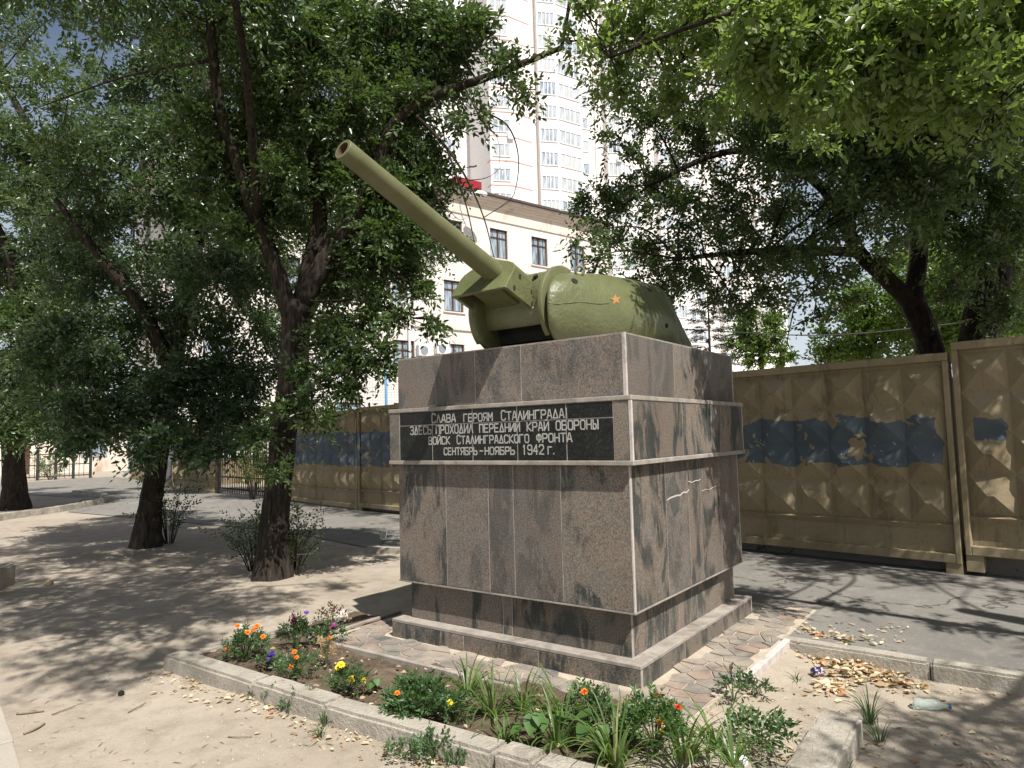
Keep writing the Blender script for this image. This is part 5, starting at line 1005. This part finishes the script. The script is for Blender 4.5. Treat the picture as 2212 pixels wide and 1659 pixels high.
bed_plant('petunia', 'tall dusty petunia with a dark purple flower', 'flower', (640, 1398), .11, .28, 75, .038, 'leaf_blue', [(636, 1336), (662, 1324, 'violet', .7), (634, 1342)], 'purple', 111, .034, 'disc', .55, .09, 6, PG)
bed_plant('petunia', 'low petunia with one magenta flower and dry brown stalks', 'flower', (712, 1385), .14, .14, 60, .036, 'leaf_flower', [(722, 1350), (716, 1357)], 'purple', 112, .030, 'disc', .55, .08, 6, PG)
bed_plant('dry_plant', 'withered straw coloured plant behind the magenta petunia', 'plant', (718, 1352), .12, .20, 40, .030, 'dry_straw', [], 'orange', 113, .02, 'disc', .5, .10, 6)
bed_plant('petunia', 'small violet petunia against the leftmost marigold', 'flower', (580, 1440), .09, .08, 40, .032, 'leaf_flower', [(586, 1412), (583, 1424), (590, 1417)], 'violet', 114, .030, 'disc', .55, .07, 6, PG)
def blades(name, label, px, n, Lb, seed, spread=.95, wd=.011, mat='leaf_lily', z0=SOIL, cat='plant', group='daylilies in the bed', r0=.05):
    rng = np.random.default_rng(seed); b = G(px[0], px[1], z0); e = MB()
    for k in range(n):
        a = rng.uniform(0, 6.28); o = np.array([math.cos(a), math.sin(a), 0]); s = np.array([-o[1], o[0], 0]); L = Lb * rng.uniform(.55, 1.1); lean = rng.uniform(.35, 1.6) * spread; p = o * r0 * rng.uniform(0, 1) + np.array([0, 0, -.01]); ang = math.pi / 2 - lean * .5; pts = []
        m = 8
        for i in range(m + 1):
            pts.append(p.copy()); ang -= lean * rng.uniform(.24, .36) * (i / m) * 1.6; p = p + (o * math.cos(ang) + np.array([0, 0, math.sin(ang)])) * L / m
        for i in range(m):
            w0 = wd * (1 - (i / m) ** 2) * .5 + .0008; w1 = wd * (1 - ((i + 1) / m) ** 2) * .5 + .0008
            i0 = len(e.v) if i == 0 else None
            if i == 0: e.v += [tuple(pts[0] - s * w0), tuple(pts[0] + s * w0)]
            e.v += [tuple(pts[i + 1] - s * w1 + np.array([0, 0, .001])), tuple(pts[i + 1] + s * w1)]; j = len(e.v); e.f.append((j - 4, j - 3, j - 1, j - 2))
    o_ = e.build(name, MAT[mat], None, True); o_.location = tuple(b); tag(o_, label, cat, group); return o_
for k, (x, y, n, L, lb) in enumerate([(1010, 1500, 26, .42, 'daylily clump with tall arching leaves behind the dense marigold'), (1065, 1540, 34, .40, 'daylily clump right of the single yellow marigold'), (1130, 1530, 26, .36, 'daylily clump above the left heart leaved plant'), (1215, 1540, 26, .42, 'daylily clump between the two heart leaved plants'), (1205, 1610, 30, .40, 'daylily clump in front of the left heart leaved plant'), (1345, 1590, 26, .42, 'daylily clump at the foot of the pedestal corner'), (1330, 1650, 36, .42, 'daylily clump at the bottom edge before the red marigold'), (1480, 1640, 34, .44, 'daylily clump right of the red orange marigold'), (1545, 1610, 22, .46, 'daylily clump with one very tall upright leaf'), (1585, 1650, 24, .34, 'low daylily clump at the right end of the bed'), (1090, 1600, 20, .30, 'low daylily tuft at the inner edge of the kerb')]): blades('daylily', lb, (x, y), int(n * 1.5), L * .88, 130 + k, 1.15, .0105)
def heart_plant(label, px, nl, hgt_, R, size, seed, z0=SOIL):
    rng = np.random.default_rng(seed); b = G(px[0], px[1], z0); e = empty('heart_leaved_plant', tuple(b)); tag(e, label, 'plant', 'broad leaved plants in the bed'); st = MB()
    ol = [(0, 0), (-.32, -.06), (-.50, .18), (-.44, .48), (-.22, .80), (0, 1.08), (.22, .80), (.44, .48), (.50, .18), (.32, -.06)]
    for k in range(nl):
        a = 2 * math.pi * k / nl + rng.uniform(-.4, .4); h = hgt_ * rng.uniform(.45, 1); o = np.array([math.cos(a), math.sin(a), 0]); tip = o * R * rng.uniform(.4, 1) + np.array([0, 0, h]); st.tube([(0, 0, -.02), tuple(tip * .5 + np.array([0, 0, .03])), tuple(tip)], [.004, .003, .002], 5, False)
        s = np.array([-o[1], o[0], 0]); d = unit(o * .8 + np.array([0, 0, -.45 + rng.normal(0, .2)])); n = np.cross(s, d); n = n if n[2] > 0 else -n; sz = size * rng.uniform(.7, 1.15); m = MB()
        for i in range(1, 10): m.v = m.v
        P = [tip + s * x * sz + d * y * sz + n * abs(x) * .25 * sz for x, y in ol]; mid = tip + d * .5 * sz; m.v = [tuple(q) for q in P] + [tuple(mid)]; m.f = [(i, (i + 1) % 10, 10) for i in range(10)]
        m.build('leaf', MAT['leaf_heart'], e, True)
    st.build('stems', MAT['leaf_flower'], e)
heart_plant('left broad heart leaved plant just inside the kerb', (1165, 1600), 11, .20, .12, .095, 151); heart_plant('right broad heart leaved plant below the orange marigold', (1300, 1612), 9, .19, .12, .10, 152)
heart_plant('small seedling with pale leaves on bare soil right of the yellow marigold', (812, 1492), 7, .09, .05, .045, 153)
bed_plant('weed', 'leafy green weed at the right end of the bed by the loose kerb stone', 'weed', (1640, 1600), .15, .13, 70, .042, 'leaf_flower', [], 'orange', 154, .02, 'disc', .5, .12, 7, None, -.02)
bed_plant('weed', 'thin leggy weed growing beside the pedestal corner', 'weed', (1585, 1512), .06, .26, 26, .035, 'leaf_flower', [], 'orange', 155, .02, 'disc', .5, .09, 7, None, 0)
bed_plant('weed', 'low grey weed on the dirt right of the stone apron', 'weed', (1630, 1500), .10, .10, 26, .035, 'leaf_blue', [], 'orange', 156, .02, 'disc', .5, .09, 7, None, -.04)
for k, (x, y, R, h, n, lb) in enumerate([(605, 1515, .07, .09, 34, 'leftmost low weed against the outer face of the kerb'), (655, 1528, .08, .13, 44, 'bushy weed against the kerb joint below the orange marigold'), (628, 1535, .06, .06, 20, 'tiny weed between the two bushy kerb weeds'), (555, 1502, .05, .06, 18, 'small weed at the foot of the first kerb stone'), (870, 1640, .09, .11, 30, 'weed on the sand at the bottom edge left of centre'), (940, 1640, .10, .16, 60, 'feathery weed on the sand below the single yellow marigold'), (985, 1652, .07, .07, 20, 'small weed on the sand at the bottom edge near the kerb')]): bed_plant('weed', lb, 'weed', (x, y), R, h, n, .028, 'leaf_flower', [], 'orange', 160 + k, .02, 'disc', .5, .07, 7, 'weeds along the kerb', .0)
for k, (x, y, n, L, lb) in enumerate([(700, 1565, 26, .13, 'grass tuft on the sand left of the second kerb joint'), (765, 1560, 24, .13, 'grass tuft against the kerb under the yellow marigold'), (690, 1590, 16, .10, 'small grass tuft furthest out on the sand'), (1880, 1560, 40, .24, 'tall grass tuft beside the loose kerb stone'), (1720, 1470, 14, .10, 'grass wisps between the apron and the leaf heap'), (1900, 1600, 22, .14, 'low grass tuft below the tall one by the loose kerb stone'), (1830, 1662, 20, .16, 'grass tuft in front of the loose kerb stone')]): blades('grass_tuft', lb, (x, y), n, L, 180 + k, .7, .005, 'leaf_flower', -.0 if x < 1500 else -.09, 'grass', 'grass tufts on the dirt', .03)
# ================================================================== LITTER
def litter(name, label, pts, size, mat, seed, cat, kind='stuff', flat=.35, wr=(.35, .7)):
    rng = np.random.default_rng(seed); P = np.array(pts); M = len(P); a = rng.uniform(0, 6.28, M); d = np.stack([np.cos(a), np.sin(a), rng.normal(0, flat * .5, M)], 1); n = np.stack([rng.normal(0, flat, M), rng.normal(0, flat, M), np.ones(M)], 1); s = size * np.clip(rng.lognormal(-.15, .45, M), .3, 1.5)
    o = link(name, np_mesh(name, *leaf_geo(P, unit(d), n, s, s * rng.uniform(wr[0], wr[1], M), .25)), MAT[mat]); tag(o, label, cat, None, kind); return o
rg = random.Random(77)
def gz(p, dz=.008): return (p[0], p[1], hgt(p[0], p[1]) + dz)
heap = []
for k in range(900):
    x = rg.gauss(0, 1); px_, py_ = 1850 + x * 62, 1440 + x * 17 + rg.gauss(0, 13); p = G(px_, py_, -.09); hh = .05 * math.exp(-(x / 1.3) ** 2); heap.append((p[0], p[1], hgt(p[0], p[1]) + rg.uniform(.004, .012 + hh)))
for k in range(120): p = G(1800 + rg.gauss(0, 22), 1483 + rg.gauss(0, 8), -.09); heap.append(gz(p, .012))
litter('leaf_heap', 'heap of dry yellow brown leaves swept against the asphalt kerb', heap, .055, 'dry_leaf', 201, 'leaves')
sc_l = []
for k in range(330):   # dry leaves caught along the outer face of the bed kerb
    x = rg.uniform(-2.0, 1.4); q = fromloc(x, -2.53 + .03 * (x + 2.2) - abs(rg.gauss(0, .11)) - .09); sc_l.append(gz(q))
for k in range(150): q = fromloc(rg.uniform(-2.0, 1.6), rg.uniform(-2.38, -1.62)); sc_l.append((q[0], q[1], .05))
for k in range(260): p = G(rg.uniform(1450, 2212), rg.uniform(1480, 1659), -.09); sc_l.append(gz(p))
for k in range(70): p = G(rg.uniform(1690, 1960), rg.uniform(1345, 1395), .01); sc_l.append((p[0], p[1], .02))
litter('fallen_leaves', 'dry fallen leaves scattered along the kerbs and over the dirt', sc_l, .034, 'dry_leaf', 202, 'leaves')
tw_ = []
for k in range(300): p = G(rg.uniform(0, 1300) , rg.uniform(1300, 1659)); tw_.append(gz(p, .004))
litter('straw_bits', 'fine straw and twig bits strewn over the sandy ground', tw_, .05, 'dead_twig', 203, 'straw', flat=.06, wr=(.05, .14))
peb = MB()
for k in range(1500):
    p = G(rg.uniform(0, 1400), rg.uniform(1180, 1659)) if k < 1000 else G(rg.uniform(1400, 2212), rg.uniform(1400, 1659), -.09); r = rg.choice([.003, .004, .004, .005, .006, .008, .012]); z = hgt(p[0], p[1]); i = len(peb.v)
    peb.v += [(p[0] + r * rg.uniform(.6, 1.2), p[1], z), (p[0], p[1] + r * rg.uniform(.6, 1.2), z), (p[0] - r * rg.uniform(.6, 1.2), p[1], z), (p[0], p[1] - r * rg.uniform(.6, 1.2), z), (p[0], p[1], z + r * .8)]; peb.f += [(i, i + 1, i + 4), (i + 1, i + 2, i + 4), (i + 2, i + 3, i + 4), (i + 3, i, i + 4)]
tag(peb.build('pebbles', MAT['kerb']), 'tiny pale pebbles and crumbs scattered over the dirt', 'pebbles', None, 'stuff')
def z6(x, y): return .2798 * x, 1194.8 + .2798 * y
for k, (a, b, lb) in enumerate([((130, 1245), (340, 1225), 'straight brown stick at the bottom left beside the pavement slabs'), ((185, 1400), (345, 1318), 'brown stick lying slantwise below the straight one at bottom left'), ((400, 1250), (580, 1180), 'thin bent twig right of the straight brown stick'), ((990, 1235), (1125, 1160), 'forked reddish twig in the middle of the sand'), ((380, 958), (455, 944), 'short stick at the edge of the tree shadow on the left'), ((1760, 1425), (1945, 1424), 'thin pale twig on the sand below the flower bed')]):
    p, q = gz(G(*z6(*a)), .007), gz(G(*z6(*b)), .007); m = ((p[0] + q[0]) / 2 + rg.uniform(-.02, .02), (p[1] + q[1]) / 2 + rg.uniform(-.02, .02), (p[2] + q[2]) / 2 + .004); r = .008 if k < 2 else .004
    m_ = MB(); m_.tube(catmull([p, m, q], 4), [r * (1 - .05 * i) for i in range(9)], 6, True, .2)
    if k in (2, 3): m_.tube([m, (m[0] + .05, m[1] + .06, m[2] + .006)], [r * .7, r * .4], 5)
    tag(m_.build('stick', MAT['dead_twig'], None, True), lb, 'stick', 'sticks on the sand')
def rock(px, r, label, seed, mat='kerb', z=0):
    c = G(px[0], px[1], z); bm = bmesh.new(); bmesh.ops.create_icosphere(bm, subdivisions=2, radius=r)
    for v in bm.verts: v.co += v.co.normalized() * r * .35 * mnoise.noise(v.co * (1.2 / r) + Vector((seed, 0, 0))); v.co.z *= .75
    me = bpy.data.meshes.new('rock'); bm.to_mesh(me); bm.free(); o = link('stone', me, MAT[mat]); o.location = (c[0], c[1], max(hgt(c[0], c[1]), z) + r * .45); tag(o, label, 'stone', 'loose stones'); return o
rock((736, 1338), .075, 'pale rounded stone behind the withered petunia', 3, 'mortar'); rock((105, 1263), .05, 'pinkish stone on the shaded sand at left', 4, 'stucco'); rock((517, 1358), .035, 'small pale stone behind the leftmost marigold', 5, 'mortar'); rock((1596, 1650), .045, 'white lump of rubble at the right end of the bed', 6, 'white_plastic', .0); rock((262, 1500), .022, 'small dark stone alone on the bright sand', 7, 'bark_dark')
# crumpled clear bottle, drink can, plastic cup
b0 = G(1973, 1524, -.09); bt = empty('plastic_bottle', (b0[0], b0[1], hgt(b0[0], b0[1]))); bt.rotation_euler = (0, 0, -.35); tag(bt, 'crumpled clear plastic bottle lying on the dirt at the right', 'bottle')
m = MB(); prof = [(0, .018), (.005, .030), (.03, .034), (.06, .029), (.09, .035), (.12, .030), (.15, .024), (.17, .013), (.19, .012)]; m.tube([(x, 0, .034) for x, r in prof], [r for x, r in prof], 14, True, .12); m.build('body', MAT['clear'], bt, True); MB().tube([(.188, 0, .034), (.205, 0, .034)], .015, 12).build('cap', MAT['blue_paint'], bt)
b0 = G(1755, 1447, -.05); cn = empty('drink_can', (b0[0], b0[1], hgt(b0[0], b0[1]))); cn.rotation_euler = (0, 0, .25); tag(cn, 'dark printed drink can lying at the left end of the leaf heap', 'can')
MB().tube([(0, 0, .032), (.006, 0, .032), (.075, 0, .032), (.082, 0, .032)], [.026, .031, .031, .026], 18).build('body', MAT['can'], cn, True); MB().tube([(.0825, 0, .032), (.0845, 0, .032)], [.024, .024], 18).build('lid', MAT['metal'], cn)
b0 = G(828, 1162, .009); cp = MB(); cp.tube([(0, 0, 0), (0, 0, .004), (0, 0, .13)], [.05, .055, .07], 18, False); o = cp.build('plastic_cup', MAT['clear'], None, True); o.location = tuple(b0); tag(o, 'clear plastic cup standing on the asphalt left of the pedestal', 'cup')
